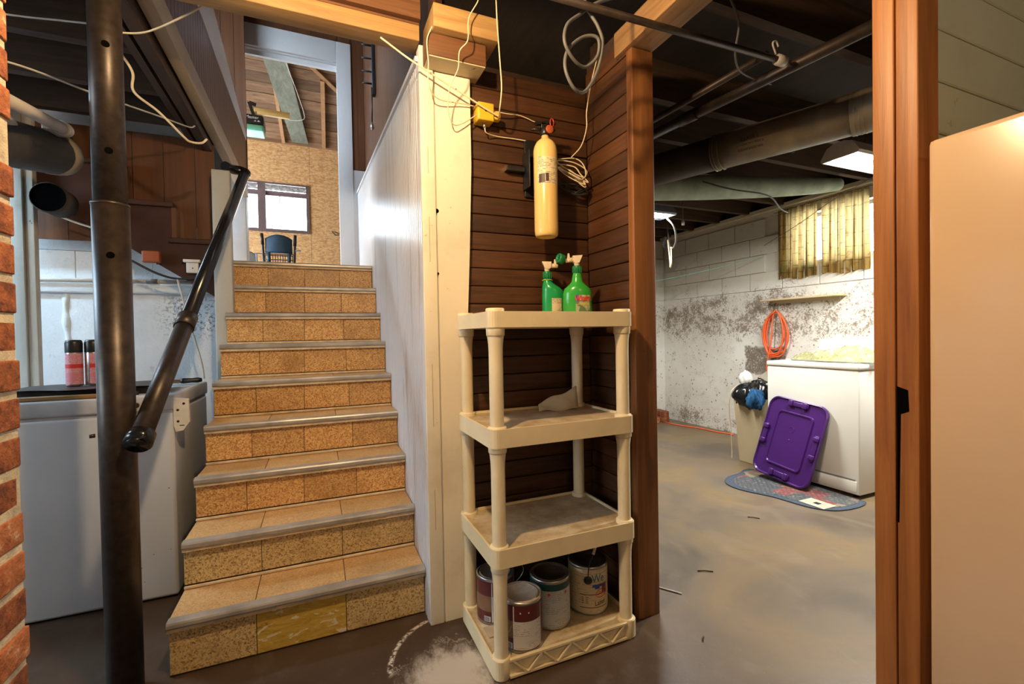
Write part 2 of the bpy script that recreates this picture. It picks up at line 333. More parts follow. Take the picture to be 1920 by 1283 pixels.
def curtain():
    n = N('bamboo_print_curtain'); v = n.objc(False); s = n.xyz(v)
    vs = n.scale(v, (1, 14, 1.2)); a = n.noise(vs, 2.4, 3); k = n.noise(v, 16, 3, .7)
    st = n.math('FRACT', n.math('MULTIPLY', s[1], 19.0)); edge = n.smooth(n.math('ABSOLUTE', n.math('SUBTRACT', st, .5)), .40, .47)
    col = n.math('FLOOR', n.math('MULTIPLY', s[1], 19.0)); off = n.math('FRACT', n.math('MULTIPLY', n.math('SINE', n.math('MULTIPLY', col, 12.9)), 43.7))
    rg = n.math('FRACT', n.math('ADD', n.math('MULTIPLY', s[2], 8.0), off)); ring = n.smooth(n.math('ABSOLUTE', n.math('SUBTRACT', rg, .5)), .455, .485)
    c = n.ramp(a, [(.32, (.22, .115, .02)), (.5, (.40, .25, .055)), (.66, (.46, .34, .11))])
    c = n.mix(n.math('MULTIPLY', n.smooth(k, .58, .64), .75), c, (.20, .085, .03))
    c = n.mix(n.math('MULTIPLY', n.smooth(n.noise(v, 7, 2), .60, .66), .6), c, (.16, .20, .05))
    c = n.mix(n.math('MULTIPLY', n.math('MAXIMUM', edge, ring), .8), c, (.07, .04, .012))
    n.done(c, .85); tr = n.new('ShaderNodeBsdfTranslucent'); n.l.new(n.mix(.25, c, (.66, .52, .32)), tr.inputs[0]); m = n.new('ShaderNodeMixShader'); m.inputs[0].default_value = .55
    n.l.new(n.b.outputs[0], m.inputs[1]); n.l.new(tr.outputs[0], m.inputs[2]); n.l.new(m.outputs[0], n.out.inputs[0]); return n.m
MT['curtain'] = curtain()
def clearbag():
    n = N('crinkled_clear_plastic'); v = n.objc(); k = n.noise(v, 26, 4, .7, 1); n.bump(k, 1.0, .02)
    c = n.ramp(k, [(.35, (.24, .25, .10)), (.5, (.36, .36, .17)), (.68, (.54, .53, .37))]); n.done(c, .18)
    t = n.new('ShaderNodeBsdfTransparent'); m = n.new('ShaderNodeMixShader'); m.inputs[0].default_value = .30
    n.l.new(n.b.outputs[0], m.inputs[1]); n.l.new(t.outputs[0], m.inputs[2]); n.l.new(m.outputs[0], n.out.inputs[0]); return n.m
MT['clearbag'] = clearbag()
def rug():
    n = N('patchwork_rug_weave'); v = n.objc(False); s = n.xyz(v)
    p = n.scale(v, (5.2, 5.2, 0)); vo = n.new('ShaderNodeTexVoronoi', distance='CHEBYCHEV'); n.l.new(p, vo.inputs['Vector']); vo.inputs['Scale'].default_value = 1.3; vo.inputs['Randomness'].default_value = .55
    sep = n.new('ShaderNodeSeparateColor'); n.l.new(vo.outputs['Color'], sep.inputs[0])
    c = n.ramp(sep.outputs[0], [(0, (.045, .055, .070)), (.34, (.17, .040, .045)), (.48, (.20, .16, .105)), (.60, (.060, .068, .075)), (.82, (.13, .085, .06))], 'CONSTANT')
    ck = n.new('ShaderNodeTexChecker'); n.l.new(v, ck.inputs[0]); ck.inputs['Scale'].default_value = 46
    c = n.mix(n.math('MULTIPLY', ck.outputs['Fac'], .20), c, (.20, .17, .14))
    c = n.mix(n.math('MULTIPLY', n.smooth(n.noise(v, 45, 3), .58, .62), .4), c, (.30, .26, .20)); n.bump(n.noise(v, 300, 1), .4, .003)
    return n.done(c, .95)
MT['rug'] = rug()
MT['rugedge'] = plain('dark_blue_rug_border', (.050, .068, .10), .95, 0, .3, 90, bump=.4)
def emit(name, col, st):
    n = N(name); e = n.new('ShaderNodeEmission'); e.inputs[0].default_value = tuple(col) + (1,); e.inputs[1].default_value = st; n.l.new(e.outputs[0], n.out.inputs[0]); return n.m
MT['tube'] = emit('lit_fluorescent_tube', (1, .98, .93), 22)
MT['bulb'] = emit('lit_warm_bulb', (1, .72, .42), 30)
MT['tubecool'] = emit('added_cool_tube', (.70, .86, 1), 14)

# ------------------------------------------------------------------ geometry helpers
class B:
    """collects shapes into one mesh"""
    def __init__(s): s.bm = bmesh.new()
    def _add(s, vs, fs, smooth=False):
        v = [s.bm.verts.new(p) for p in vs]
        for f in fs:
            try:
                q = s.bm.faces.new([v[i] for i in f]); q.smooth = smooth
            except ValueError: pass
        return v
    def box(s, x0, x1, y0, y1, z0, z1, bev=0, seg=2):
        t = bmesh.new(); bmesh.ops.create_cube(t, size=1)
        for v in t.verts: v.co = V((x0+x1)/2 + v.co.x*(x1-x0), (y0+y1)/2 + v.co.y*(y1-y0), (z0+z1)/2 + v.co.z*(z1-z0))
        if bev: bmesh.ops.bevel(t, geom=list(t.edges), offset=bev, segments=seg, affect='EDGES', profile=.6)
        s.join(t, bev > 0 and seg > 1); return s
    def join(s, t, smooth=False):
        t.verts.index_update(); t.normal_update()
        s._add([v.co.copy() for v in t.verts], [[v.index for v in f.verts] for f in t.faces], smooth); t.free()
    def prism(s, poly, axis, a, b):
        """poly: 2D points in the other two axes (in xyz order), swept from a to b along axis"""
        def p(q, t): return {'x': (t, q[0], q[1]), 'y': (q[0], t, q[1]), 'z': (q[0], q[1], t)}[axis]
        n = len(poly); vs = [p(q, a) for q in poly] + [p(q, b) for q in poly]
        fs = [tuple(range(n))[::-1], tuple(range(n, 2*n))] + [(i, (i+1) % n, n+(i+1) % n, n+i) for i in range(n)]
        s._add(vs, fs); return s
    def beam(s, p0, p1, w_, h_, up=(0, 0, 1)):
        p0, p1 = Vector(p0), Vector(p1); d = (p1-p0).normalized(); u = Vector(up); sd = d.cross(u)
        if sd.length < 1e-4: sd = d.cross(V(1, 0, 0))
        sd.normalize(); u = sd.cross(d).normalized(); vs = []
        for p in (p0, p1):
            for a, b in ((-1, -1), (1, -1), (1, 1), (-1, 1)): vs.append(p + sd*a*w_/2 + u*b*h_/2)
        s._add(vs, [(3, 2, 1, 0), (4, 5, 6, 7), (0, 1, 5, 4), (1, 2, 6, 5), (2, 3, 7, 6), (3, 0, 4, 7)]); return s
    def tube(s, pts, r, n=8, caps=True, rs=None, closed=False):
        pts = [Vector(p) for p in pts]; m = len(pts); rings = []
        t0 = (pts[1]-pts[0]).normalized(); u = t0.orthogonal().normalized(); vs = []
        for i in range(m):
            a = pts[i-1] if i else pts[i]; b = pts[i+1] if i < m-1 else pts[i]
            t = (b-a)
            if t.length < 1e-9: t = t0
            t = t.normalized(); u = (u - t*u.dot(t))
            u = u.normalized() if u.length > 1e-6 else t.orthogonal().normalized()
            q = t.cross(u); rr = rs[i] if rs else r
            vs += [pts[i] + (u*math.cos(2*PI*k/n) + q*math.sin(2*PI*k/n))*rr for k in range(n)]
        fs = [(i*n+k, i*n+(k+1) % n, (i+1)*n+(k+1) % n, (i+1)*n+k) for i in range(m-1) for k in range(n)]
        v = s._add(vs, fs, True)
        if caps:
            for base, rev in ((0, True), ((m-1)*n, False)):
                q = [v[base+k] for k in range(n)]
                try: s.bm.faces.new(q[::-1] if rev else q)
                except ValueError: pass
        return s
    def cyl(s, p0, p1, r, r2=None, n=20, caps=True): return s.tube([p0, p1], r, n, caps, [r, r if r2 is None else r2])
    def lathe(s, prof, c=(0, 0, 0), n=28, a0=0, a1=2*PI, smooth=True):
        """prof: (r, z) pairs, revolved about z through c"""
        full = abs(a1-a0-2*PI) < 1e-6; m = n if full else n+1; vs = []
        for r, z in prof:
            for k in range(m):
                a = a0 + (a1-a0)*k/n; vs.append((c[0]+r*math.cos(a), c[1]+r*math.sin(a), c[2]+z))
        fs = []
        for i in range(len(prof)-1):
            for k in range(n if full else n):
                k2 = (k+1) % m if full else k+1
                fs.append((i*m+k, i*m+k2, (i+1)*m+k2, (i+1)*m+k))
        s._add(vs, fs, smooth)
        bmesh.ops.remove_doubles(s.bm, verts=s.bm.verts[:], dist=1e-6); return s
    def grid(s, fn, nu, nv, smooth=True):
        vs = [fn(i/nu, j/nv) for j in range(nv+1) for i in range(nu+1)]; k = nu+1
        s._add(vs, [(j*k+i, j*k+i+1, (j+1)*k+i+1, (j+1)*k+i) for j in range(nv) for i in range(nu)], smooth); return s
    def xf(s, m):
        bmesh.ops.transform(s.bm, matrix=m, verts=s.bm.verts[:]); return s
    def obj(s, name, mat, parent=None, **tags):
        me = bpy.data.meshes.new(name); bmesh.ops.recalc_face_normals(s.bm, faces=s.bm.faces[:]); s.bm.to_mesh(me); s.bm.free()
        return link(name, me, mat, parent, **tags)
def link(name, me, mat, parent=None, **tags):
    o = bpy.data.objects.new(name, me); C.objects.link(o)
    if mat and not me.materials: me.materials.append(MT[mat] if isinstance(mat, str) else mat)
    if parent is not None:
        o.parent = parent
        if parent.get('_world'): o.matrix_parent_inverse = Matrix.Translation(-parent.location)
    for k, v in tags.items(): o[k] = v
    return o
def thing(name, label, cat, loc=(0, 0, 0), rz=0, group=None, world=False, kind=None):
    """an Empty at the base of a thing; world=True: its parts are written in world coordinates"""
    o = bpy.data.objects.new(name, None); C.objects.link(o); o.location = loc; o.rotation_euler = (0, 0, rz); o.empty_display_size = .05
    if kind: o['kind'] = kind
    if label: o['label'] = label
    if cat: o['category'] = cat
    if group: o['group'] = group
    if world: o['_world'] = 1
    return o
def tag(o, label, cat, group=None):
    o['label'] = label; o['category'] = cat
    if group: o['group'] = group
    return o
def clean():
    for o in bpy.data.objects:
        if '_world' in o: del o['_world']
def bx(*a, **k): return B().box(*a, **k)
def spline(pts, k=8):
    p = [Vector(q) for q in pts]; p = [p[0]*2-p[1]] + p + [p[-1]*2-p[-2]]; out = []
    for i in range(1, len(p)-2):
        a, b, c, d = p[i-1:i+3]
        for j in range(k):
            t = j/k; out.append(.5*((2*b) + (c-a)*t + (2*a-5*b+4*c-d)*t*t + (3*b-a-3*c+d)*t*t*t))
    return out + [p[-2]]
def shadow_free(o): return o
def mesh_box(name, sx, sy, sz, bev=0, seg=1):
    b = bx(-sx/2, sx/2, -sy/2, sy/2, -sz/2, sz/2, bev=bev, seg=seg); me = bpy.data.meshes.new(name)
    bmesh.ops.recalc_face_normals(b.bm, faces=b.bm.faces[:]); b.bm.to_mesh(me); b.bm.free(); return me
def piece(name, me, loc, mat, parent, rot=(0, 0, 0), scale=None):
    o = link(name, me, mat, parent); o.location = loc; o.rotation_euler = rot
    if scale: o.scale = scale
    return o
def text_bm(txt, size, depth=.0005, bold=0):
    cu = bpy.data.curves.new('lettering', 'FONT'); cu.body = txt; cu.size = size; cu.align_x = 'CENTER'; cu.align_y = 'CENTER'; cu.extrude = depth; cu.offset = bold
    o = bpy.data.objects.new('lettering', cu); me = bpy.data.meshes.new_from_object(o); b = bmesh.new(); b.from_mesh(me)
    bpy.data.objects.remove(o); bpy.data.curves.remove(cu); bpy.data.meshes.remove(me); return b
def text_flat(txt, size, origin, right, up, sx=1, depth=.0005, shear=0):
    b = B(); t = text_bm(txt, size, depth); o, r_, u_ = Vector(origin), Vector(right).normalized(), Vector(up).normalized(); n_ = r_.cross(u_)
    for v in t.verts: x, y, z = v.co; v.co = o + r_*(x*sx + y*shear) + u_*y + n_*z
    b.join(t); return b
def text_cyl(txt, size, rad, a0, z0, sx=1, rot=0, shear=0):
    """lettering wrapped round a cylinder about local z, centred at angle a0"""
    b = B(); t = text_bm(txt, size, .0004); cr, sr = math.cos(rot), math.sin(rot)
    for v in t.verts:
        x, y, z = v.co; x *= sx; x += y*shear; x, y = x*cr - y*sr, x*sr + y*cr
        a = a0 + x/rad; q = rad + z; v.co = V(q*math.cos(a), q*math.sin(a), z0+y)
    b.join(t); return b
def cyl_patch(rad, a0, a1, z0, z1, n=14): return B().lathe([(rad, z0), (rad, z1)], n=n, a0=a0, a1=a1)

# ================================================================== the setting
RISE, RUN, Y0, Z1, XL, XR = .2008, .2264, 2.0202, .2163, -.53, .423
def nos(i): return Y0 + (i-1)*RUN, Z1 + (i-1)*RISE
JB, JT = 2.58, 2.80            # joist underside, subfloor underside

bx(-4.2, 5.4, -2.2, 6.0, -.12, 0).obj('floor', 'floor', kind='structure')

# ---- ceiling over the basement: boards and joists; the stairwell stays open
ceil = thing('ceiling', None, None, (0, 0, 2.8), world=True, kind='structure')
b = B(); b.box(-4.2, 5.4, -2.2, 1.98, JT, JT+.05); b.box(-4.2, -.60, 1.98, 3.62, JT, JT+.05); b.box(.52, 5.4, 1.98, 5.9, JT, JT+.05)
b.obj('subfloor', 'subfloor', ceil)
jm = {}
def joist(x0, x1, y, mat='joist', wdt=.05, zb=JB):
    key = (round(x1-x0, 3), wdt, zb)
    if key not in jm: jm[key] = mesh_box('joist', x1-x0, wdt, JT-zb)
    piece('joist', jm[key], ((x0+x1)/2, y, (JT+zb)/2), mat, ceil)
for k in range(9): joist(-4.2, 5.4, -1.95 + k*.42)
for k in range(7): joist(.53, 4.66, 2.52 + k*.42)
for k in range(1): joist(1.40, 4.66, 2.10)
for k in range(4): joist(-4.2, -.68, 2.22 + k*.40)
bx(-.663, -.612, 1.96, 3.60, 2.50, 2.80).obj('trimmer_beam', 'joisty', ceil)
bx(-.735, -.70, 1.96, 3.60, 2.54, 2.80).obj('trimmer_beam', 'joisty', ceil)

# ---- header over the foot of the stairs
hd = thing('header_beam', 'long brown header beam with pale lower board above the stairs', 'beam', (0, 1.95, 2.49), world=True)
bx(-.66, .425, 1.925, 2.02, 2.49, 2.555, bev=.003).obj('lower_board', 'header', hd)
bx(-.66, .425, 1.90, 1.925, 2.565, 2.79).obj('upper_board', 'headerd', hd)
bx(-.66, .425, 1.926, 2.02, 2.556, 2.79).obj('rear_board', 'headerd', hd)

# ---- white beadboard wall on the right of the stairs, with its sloping cap
wr = thing('wall_stair_right', None, None, (XR, 3.4, 0), world=True, kind='structure')
def capz(y): return 2.222 + .103*y
prof = []; y = 1.95; k = 0
while y < 5.0:
    prof += [(XR+.0015, y), (XR, min(5.0, y+.006)), (XR, min(5.0, y+.022)), (XR+.002, min(5.0, y+.025)), (XR+.013, min(5.0, y+.0295)), (XR+.013, min(5.0, y+.0315))]; y += .036
pts = prof; b = B(); vs = []
for x, yy in pts: vs += [(x, yy, 0), (x, yy, capz(yy))]
b._add(vs, [(2*i, 2*i+2, 2*i+3, 2*i+1) for i in range(len(pts)-1)])
b.obj('beadboard', 'bead', wr)
B().prism([(1.95, 0), (5.0, 0), (5.0, capz(5)-.004), (1.95, capz(1.95)-.004)], 'x', XR+.016, XR+.07).obj('wall_core', 'whitewood', wr)
B().prism([(1.96, capz(1.96)), (5.0, capz(5)), (5.0, capz(5)+.022), (1.96, capz(1.96)+.022)], 'x', XR-.012, XR+.085).obj('cap_rail', 'whitewood', wr)
# ---- upper stairwell walls in brown panelling (separate boards)
wu = thing('wall_stair_upper_right', None, None, (.5, 3.5, 2.5), world=True, kind='structure')
y = 2.02; i = 0
while y < 5.0:
    wd = [.10, .14, .06, .16][i % 4]; i += 1; e = min(5.0, y+wd)
    B().prism([(y+.003, capz(y)+.02), (e, capz(e)+.02), (e, 4.75), (y+.003, 4.75)], 'x', .508, .52).obj('panelling_board', 'panel', wu); y = e
bx(.5205, .55, 2.02, 5.0, 2.35, 4.75).obj('backing', 'brownpaint', wu)
wb = thing('wall_stair_back', None, None, (0, 5.03, 1.8), world=True, kind='structure')
for x0, x1 in ((.385, .44), (.4425, .505)): bx(x0, x1, 5.0, 5.012, 2.985, 4.75).obj('panelling_board', 'panel', wb)
x = -.72
while x < .385:
    bx(x+.002, min(.383, x+.12), 5.0, 5.012, 4.262, 4.75).obj('panelling_board', 'panel', wb); x += .122
B().box(-1.5, -.72, 5.013, 5.07, 1.7, 4.75).box(.384, .52, 5.013, 5.07, 1.7, 4.75).box(-.72, .384, 5.013, 5.07, 4.262, 4.75).obj('wall_core', 'brownpaint', wb)
bx(.385, .505, 4.995, 5.012, 1.82, 2.98).obj('white_panel', 'whitewood', wb)
# hanging panelled wall on the left of the stairwell, in front of the door casing
wl = thing('wall_stair_left', None, None, (-.9, 4.8, 2.8), world=True, kind='structure')
x = -1.50
for wd in (.16, .10, .15, .08, .16, .12, .10, .085):
    bx(x+.0015, x+wd-.0015, 4.80, 4.812, 2.74, 4.75).obj('panelling_board', 'panel', wl); x += wd
bx(-1.5, -.548, 4.813, 4.84, 2.74, 4.75).obj('backing', 'brownpaint', wl)
bx(-1.55, .55, 1.98, 5.07, 4.75, 4.80).obj('stair_ceiling', 'brownpaint', kind='structure')
wfl = thing('wall_stair_far_left', None, None, (-1.53, 3.5, 2.86), world=True, kind='structure')
for a in ((2.0, 2.55, 2.86, 4.75), (4.25, 5.07, 2.86, 4.75), (2.55, 4.25, 2.86, 3.20), (2.55, 4.25, 4.45, 4.75)): bx(-1.56, -1.50, *a).obj('wall_section', 'panel', wfl)
wn3 = thing('window_added', None, None, (-1.53, 3.4, 3.2), world=True, kind='structure')  # unseen window, added to let more daylight into the stairwell
b = B()
for a in ((2.55, 4.25, 3.20, 3.25), (2.55, 4.25, 4.40, 4.45), (2.55, 2.60, 3.25, 4.40), (4.20, 4.25, 3.25, 4.40), (3.38, 3.42, 3.25, 4.40)): b.box(-1.55, -1.51, *a)
b.obj('window_frame', 'wframe2', wn3)
for a in ((2.60, 3.38), (3.42, 4.20)): bx(-1.532, -1.528, a[0], a[1], 3.25, 4.40).obj('pane', 'glass', wn3)
bx(-1.5, .52, 1.93, 1.98, 2.81, 4.75).obj('wall_stair_front', 'brownpaint', kind='structure')
# bulkhead along the left of the stairwell: tan trim, grooved panelling, white tapering top board
bh = thing('wall_stair_bulkhead', None, None, (-.57, 3.4, 2.55), world=True, kind='structure')
bx(-.60, -.545, 2.025, 4.79, 2.545, 2.655, bev=.003).obj('lower_trim', 'trimtan', bh)
y = 2.025; i = 0
while y < 4.79:
    e = min(4.79, y+.058); bx(-.60, -.553, y, e-.004, 2.657, 3.06).obj('panelling_board', 'panel', bh); y = e
bx(-.60, -.560, 2.025, 4.79, 2.657, 3.06).obj('backing', 'brownpaint', bh)
B().prism([(2.025, 3.062), (4.79, 3.062), (4.79, 3.115), (2.025, 3.56)], 'x', -.60, -.550).obj('top_board', 'whitewood', bh)

# ---- doorway to the garage
dr = thing('door_1', None, None, (0, 5.0, 1.82), world=True, kind='structure')
bx(.242, .384, 4.985, 5.012, 1.82, 4.26, bev=.004).obj('casing', 'whitewood', dr)
bx(-.72, .242, 4.985, 5.012, 4.05, 4.26, bev=.004).obj('casing', 'whitewood', dr)
bx(-.735, -.592, 4.985, 5.012, 1.82, 4.05, bev=.004).obj('casing', 'greywood', dr)
B().box(.252, .262, 5.013, 5.14, 1.82, 4.06).obj('jamb', 'whitewood', dr)
B().box(-.60, -.59, 5.013, 5.14, 1.82, 4.06).obj('jamb', 'whitewood', dr)
b = B(); b.box(-.59, .252, 5.013, 5.14, 4.04, 4.07); b.box(-.59, .252, 5.04, 5.075, 3.995, 4.04); b.obj('jamb', 'whitewood', dr)
b = B(); b.tube([(.236, 5.02, 2.32), (.20, 5.0, 2.33), (.165, 4.99, 2.335), (.20, 5.0, 2.30), (.236, 5.01, 2.305)], .006, 6); b.obj('latch_hook', 'steel', dr)
bx(-.735, .42, Y0+8*RUN+.03, 5.16, 1.70, 1.818).obj('floor_landing', 'tread', kind='structure')

# ---- second stair rising to the left behind the post: closed underside, steps seen from the side
s2 = thing('upper_staircase', 'dark brown underside of a second staircase beside the weathered post', 'stairs', (-.9, 3.5, 1.6), world=True)
st_poly = [(-.60, 1.53), (-.60, 1.872), (-.812, 1.872), (-.812, 2.095), (-1.06, 2.095), (-1.06, 2.318), (-1.31, 2.318), (-1.31, 2.50), (-1.75, 2.50), (-1.75, 2.30)]
B().prism(st_poly, 'y', 3.50, 3.54).obj('stringer', 'brownpaint', s2)
for x0, x1, z in ((-.84, -.60, 1.872), (-1.09, -.812, 2.095), (-1.335, -1.06, 2.318)):
    bx(x0, x1, 3.475, 3.58, z-.004, z+.028, bev=.006).obj('tread', 'brownpaint', s2)
for x, z0, z1 in ((-.812, 1.902, 2.09), (-1.06, 2.125, 2.313)):
    bx(x-.012, x+.012, 3.49, 3.56, z0, z1).obj('riser', 'panel', s2)
x = -1.75
for wd in (.22, .17, .19, .13, .16, .17, .11):
    bx(x+.002, x+wd-.002, 3.581, 3.594, 1.87, 2.57).obj('panelling_board', 'panel', s2); x += wd

# ---- rough white wall behind the freezer
wf = thing('wall_freezer_back', None, None, (-1.6, 3.8, 0), world=True, kind='structure')
bx(-4.2, -.56, 3.79, 3.9, 0, 2.035).obj('mortar_bed', 'bwall', wf)
me = mesh_box('block', .3985, .03, .199, .0025); meh = mesh_box('block', .194, .03, .196, .006)
for rowi in range(2):
    zc = 1.735 + rowi*.2
    for c in range(9):
        xc = -4.0 + c*.4 + (.2 if rowi % 2 else 0)
        if xc < -.72: piece('block', me, (xc, 3.777 + random.uniform(-.0015, .0015), zc), 'bwall', wf)
bx(-4.2, -.56, 3.762, 3.79, 0, 1.634).obj('render_coat', 'bwall', wf)
bx(-4.2, -.56, 3.725, 3.76, 1.565, 1.632, bev=.012).obj('ledge', 'bwall', wf)
b = B()
for i in range(9):
    pass
b.grid(lambda u, v: (-1.455 + .02*(1-v) + (u-.5)*(.040 + .008*math.sin(v*21)) + .006*math.sin(v*7), 3.763 - .014*math.sin(PI*u)*(1 + .4*math.sin(v*31)), .98 + .60*v), 6, 26)
b.obj('mortar_ridge', 'bwall', wf)
bx(-4.2, -.60, 3.9, 3.95, 0, 2.8).obj('wall_crawl_back', 'subfloor', kind='structure')
bx(-1.6, .60, 5.02, 5.08, 0, 1.70).obj('wall_under_landing', 'subfloor', kind='structure')
bx(-.62, -.595, 3.96, 5.02, 0, 1.70).obj('wall_under_landing_left', 'subfloor', kind='structure')
bx(-.60, -.56, 3.60, 3.785, 0, 1.70).obj('wall_stair_under_left', 'brownpaint', kind='structure')
# outer shell out of sight, closing the basement
wlf = thing('wall_left', None, None, (-4.22, .9, 0), world=True, kind='structure')
for a in ((-2.2, .7, 0, 2.8), (2.3, 3.95, 0, 2.8), (.7, 2.3, 0, 1.45), (.7, 2.3, 2.40, 2.8)): bx(-4.25, -4.2, *a).obj('wall_section', 'bwall', wlf)
wn4 = thing('window_4', None, None, (-4.22, 1.7, 1.75), world=True, kind='structure')
b = B()
for a in ((.7, 2.3, 1.45, 1.49), (.7, 2.3, 2.36, 2.40), (.7, .74, 1.49, 2.36), (2.26, 2.3, 1.49, 2.36), (1.48, 1.52, 1.49, 2.36)): b.box(-4.24, -4.21, *a)
b.obj('window_frame', 'wframe2', wn4)
for a in ((.74, 1.48), (1.52, 2.26)): bx(-4.227, -4.223, a[0], a[1], 1.49, 2.36).obj('pane', 'glass', wn4)
bx(-4.2, 5.4, -2.25, -2.2, 0, 2.8).obj('wall_front', 'bwall', kind='structure')
bx(5.0, 5.05, -2.2, .58, 0, 2.8).obj('wall_right', 'bwall', kind='structure')

# ---- plank niche behind the shelf
nb = thing('wall_niche_back', None, None, (.93, 1.98, 0), world=True, kind='structure')
nb2 = thing('wall_niche_side', None, None, (1.28, 1.8, 0), world=True, kind='structure')
bx(.49, 1.33, 1.998, 2.03, 0, 2.45).obj('backing', 'subfloor', nb)
bx(1.2925, 1.33, 1.642, 1.997, 0, 2.62).obj('backing', 'joist', nb2)
meb = mesh_box('plank', .78, .02, .0795, .005, 2); mes = mesh_box('plank', .02, .332, .0795, .005, 2)
for k in range(31):
    z = .041 + .082*k
    if z < 2.47: piece('plank', meb, (.885, 1.987 + random.uniform(-.0025, .0025), z), 'plank', nb, (0, random.uniform(-.003, .003), 0))
    if z < 2.58: piece('plank', mes, (1.282 + random.uniform(-.0025, .0025), 1.810, z + .006), 'plank_y', nb2, (random.uniform(-.004, .004), 0, 0))

# ---- posts
ps = thing('plank_wall_post', 'dark brown wooden post at the doorway beside the plank niche', 'post', (1.29, 1.63, 0), world=True)
bx(1.262, 1.374, 1.60, 1.64, 0, 2.47, bev=.003).obj('face_board', 'studd', ps)
bx(1.331, 1.372, 1.641, 1.78, 0, 2.47).obj('rear_board', 'studd', ps)
tp = bx(1.245, 1.374, .67, 1.70, 2.472, 2.578, bev=.003).obj('top_plate', 'beam'); tag(tp, 'sawn wooden top plate running over the laundry doorway', 'beam')
wp = thing('cream_post', 'cream painted post of two cracked boards beside the stairs', 'post', (.53, 1.97, 0), world=True)
bx(.4235, .4845, 1.938, 1.996, 0, 2.484, bev=.004).obj('narrow_board', 'cream', wp)
b = B(); b.prism([(.4895, 0), (.572, .0), (.590, .09), (.592, .35), (.602, 1.0), (.632, 1.6), (.648, 2.0), (.648, 2.385), (.4895, 2.385)], 'y', 1.942, 1.985)
b.obj('wide_board', 'cream', wp)
for z in (1.79, 1.52): B().cyl((.487, 1.9415, z), (.487, 1.944, z), .010 if z > 1.7 else .006, n=12).obj('bolt_hole', 'hole_shade', wp)
for k in range(4):
    z = .45 + k*.5 + random.uniform(-.12, .12); bx(.4525, .4538, 1.9374, 1.9382, z, z + random.uniform(.10, .3)).obj('crack', 'studd', wp)
cb = thing('beam_block', 'stacked wooden beam ends on top of the cream post', 'beam', (.57, 1.9, 2.39), world=True)
bx(.44, .69, 1.838, 1.995, 2.392, 2.482, bev=.005).obj('lower_block', 'headerd', cb)
bx(.444, .686, 1.842, 1.99, 2.388, 2.3925).obj('painted_underside', 'oldbeam', cb)
bx(.455, .735, 1.80, 1.995, 2.486, 2.58, bev=.005).obj('upper_block', 'header', cb)
lp = bx(-.594, -.493, 3.425, 3.495, 0.0, 2.34, bev=.006).obj('stair_post', 'oldpost'); tag(lp, 'weathered white post at the left edge of the upper steps', 'post')
lp2 = thing('window_post', 'weathered white post standing behind the left end of the freezer', 'post', (-1.52, 3.53, 0), world=True)
bx(-1.545, -1.492, 3.418, 3.47, 0, 2.55, bev=.004).obj('board', 'oldpost', lp2)
bx(-1.491, -1.450, 3.43, 3.472, 0, 2.55, bev=.004).obj('board', 'oldpost', lp2)
dp = thing('doorway_stud', 'pair of orange brown doorway studs beside the cream refrigerator', 'post', (1.27, .62, 0), world=True)
bx(1.226, 1.31, .622, .666, 0, 2.80, bev=.0025).obj('stud', 'stud', dp)
bx(1.228, 1.31, .577, .6195, 0, 2.80, bev=.0025).obj('stud', 'stud', dp)
B().prism([(.6195, 1.115), (.598, 1.108), (.596, 1.060), (.612, 1.052), (.616, .80), (.6195, .80)], 'x', 1.2272, 1.230).obj('recess_shade', 'hole_shade', dp)  # flat dark plate, drawn as the shade inside a notch

# ---- sage green boarded wall right of the studs, with its broken plaster edge
wg = thing('wall_green', None, None, (1.8, .62, 0), world=True, kind='structure')
for k in range(23):
    z = .06 + k*.122; bx(1.318 + random.uniform(0, .008), 5.0, .598, .612, z-.0595, z+.0595, bev=.003, seg=1).obj('board', 'greenboard', wg)
bx(1.312, 5.0, .613, .65, 0, 2.8).obj('backing', 'joist', wg)
b = B(); rg = random.Random(3); pz = [k*.028 for k in range(101)]
b.grid(lambda u, v: (1.3145 + rg.uniform(0, .007) + .012*u, .597 - .006*math.sin(PI*u), 2.8*v), 2, 110); b.obj('plaster_edge', 'plaster', wg)

# ---- brick pier at the far left of the frame
bp = thing('brick_pier', 'red brick pier with pale mortar at the left edge', 'brick pier', (-.75, .9, 0), world=True)
bx(-.98, -.5535, .62, 1.226, 0, 2.575).obj('mortar', 'mortar', bp)
mb1 = mesh_box('brick', .10, .205, .060, .004, 2); mb2 = mesh_box('brick', .10, .098, .060, .004, 2); mb3 = mesh_box('brick', .205, .10, .060, .004, 2)
for k in range(33):
    z = .04 + k*.0765; ys = [1.128, .912, .70] if k % 2 else [1.18, 1.018, .802]
    for j, y in enumerate(ys):
        mm = mb2 if (k % 2 == 0 and j == 0) else mb1
        piece('brick', mm, (-.600 + random.uniform(-.004, .004), y, z), 'brick', bp, (0, 0, random.uniform(-.02, .02)))
    for x in ((-.77, -.92) if k % 2 else (-.87,)):
        piece('brick', mb3, (x, 1.185, z), 'brick', bp)

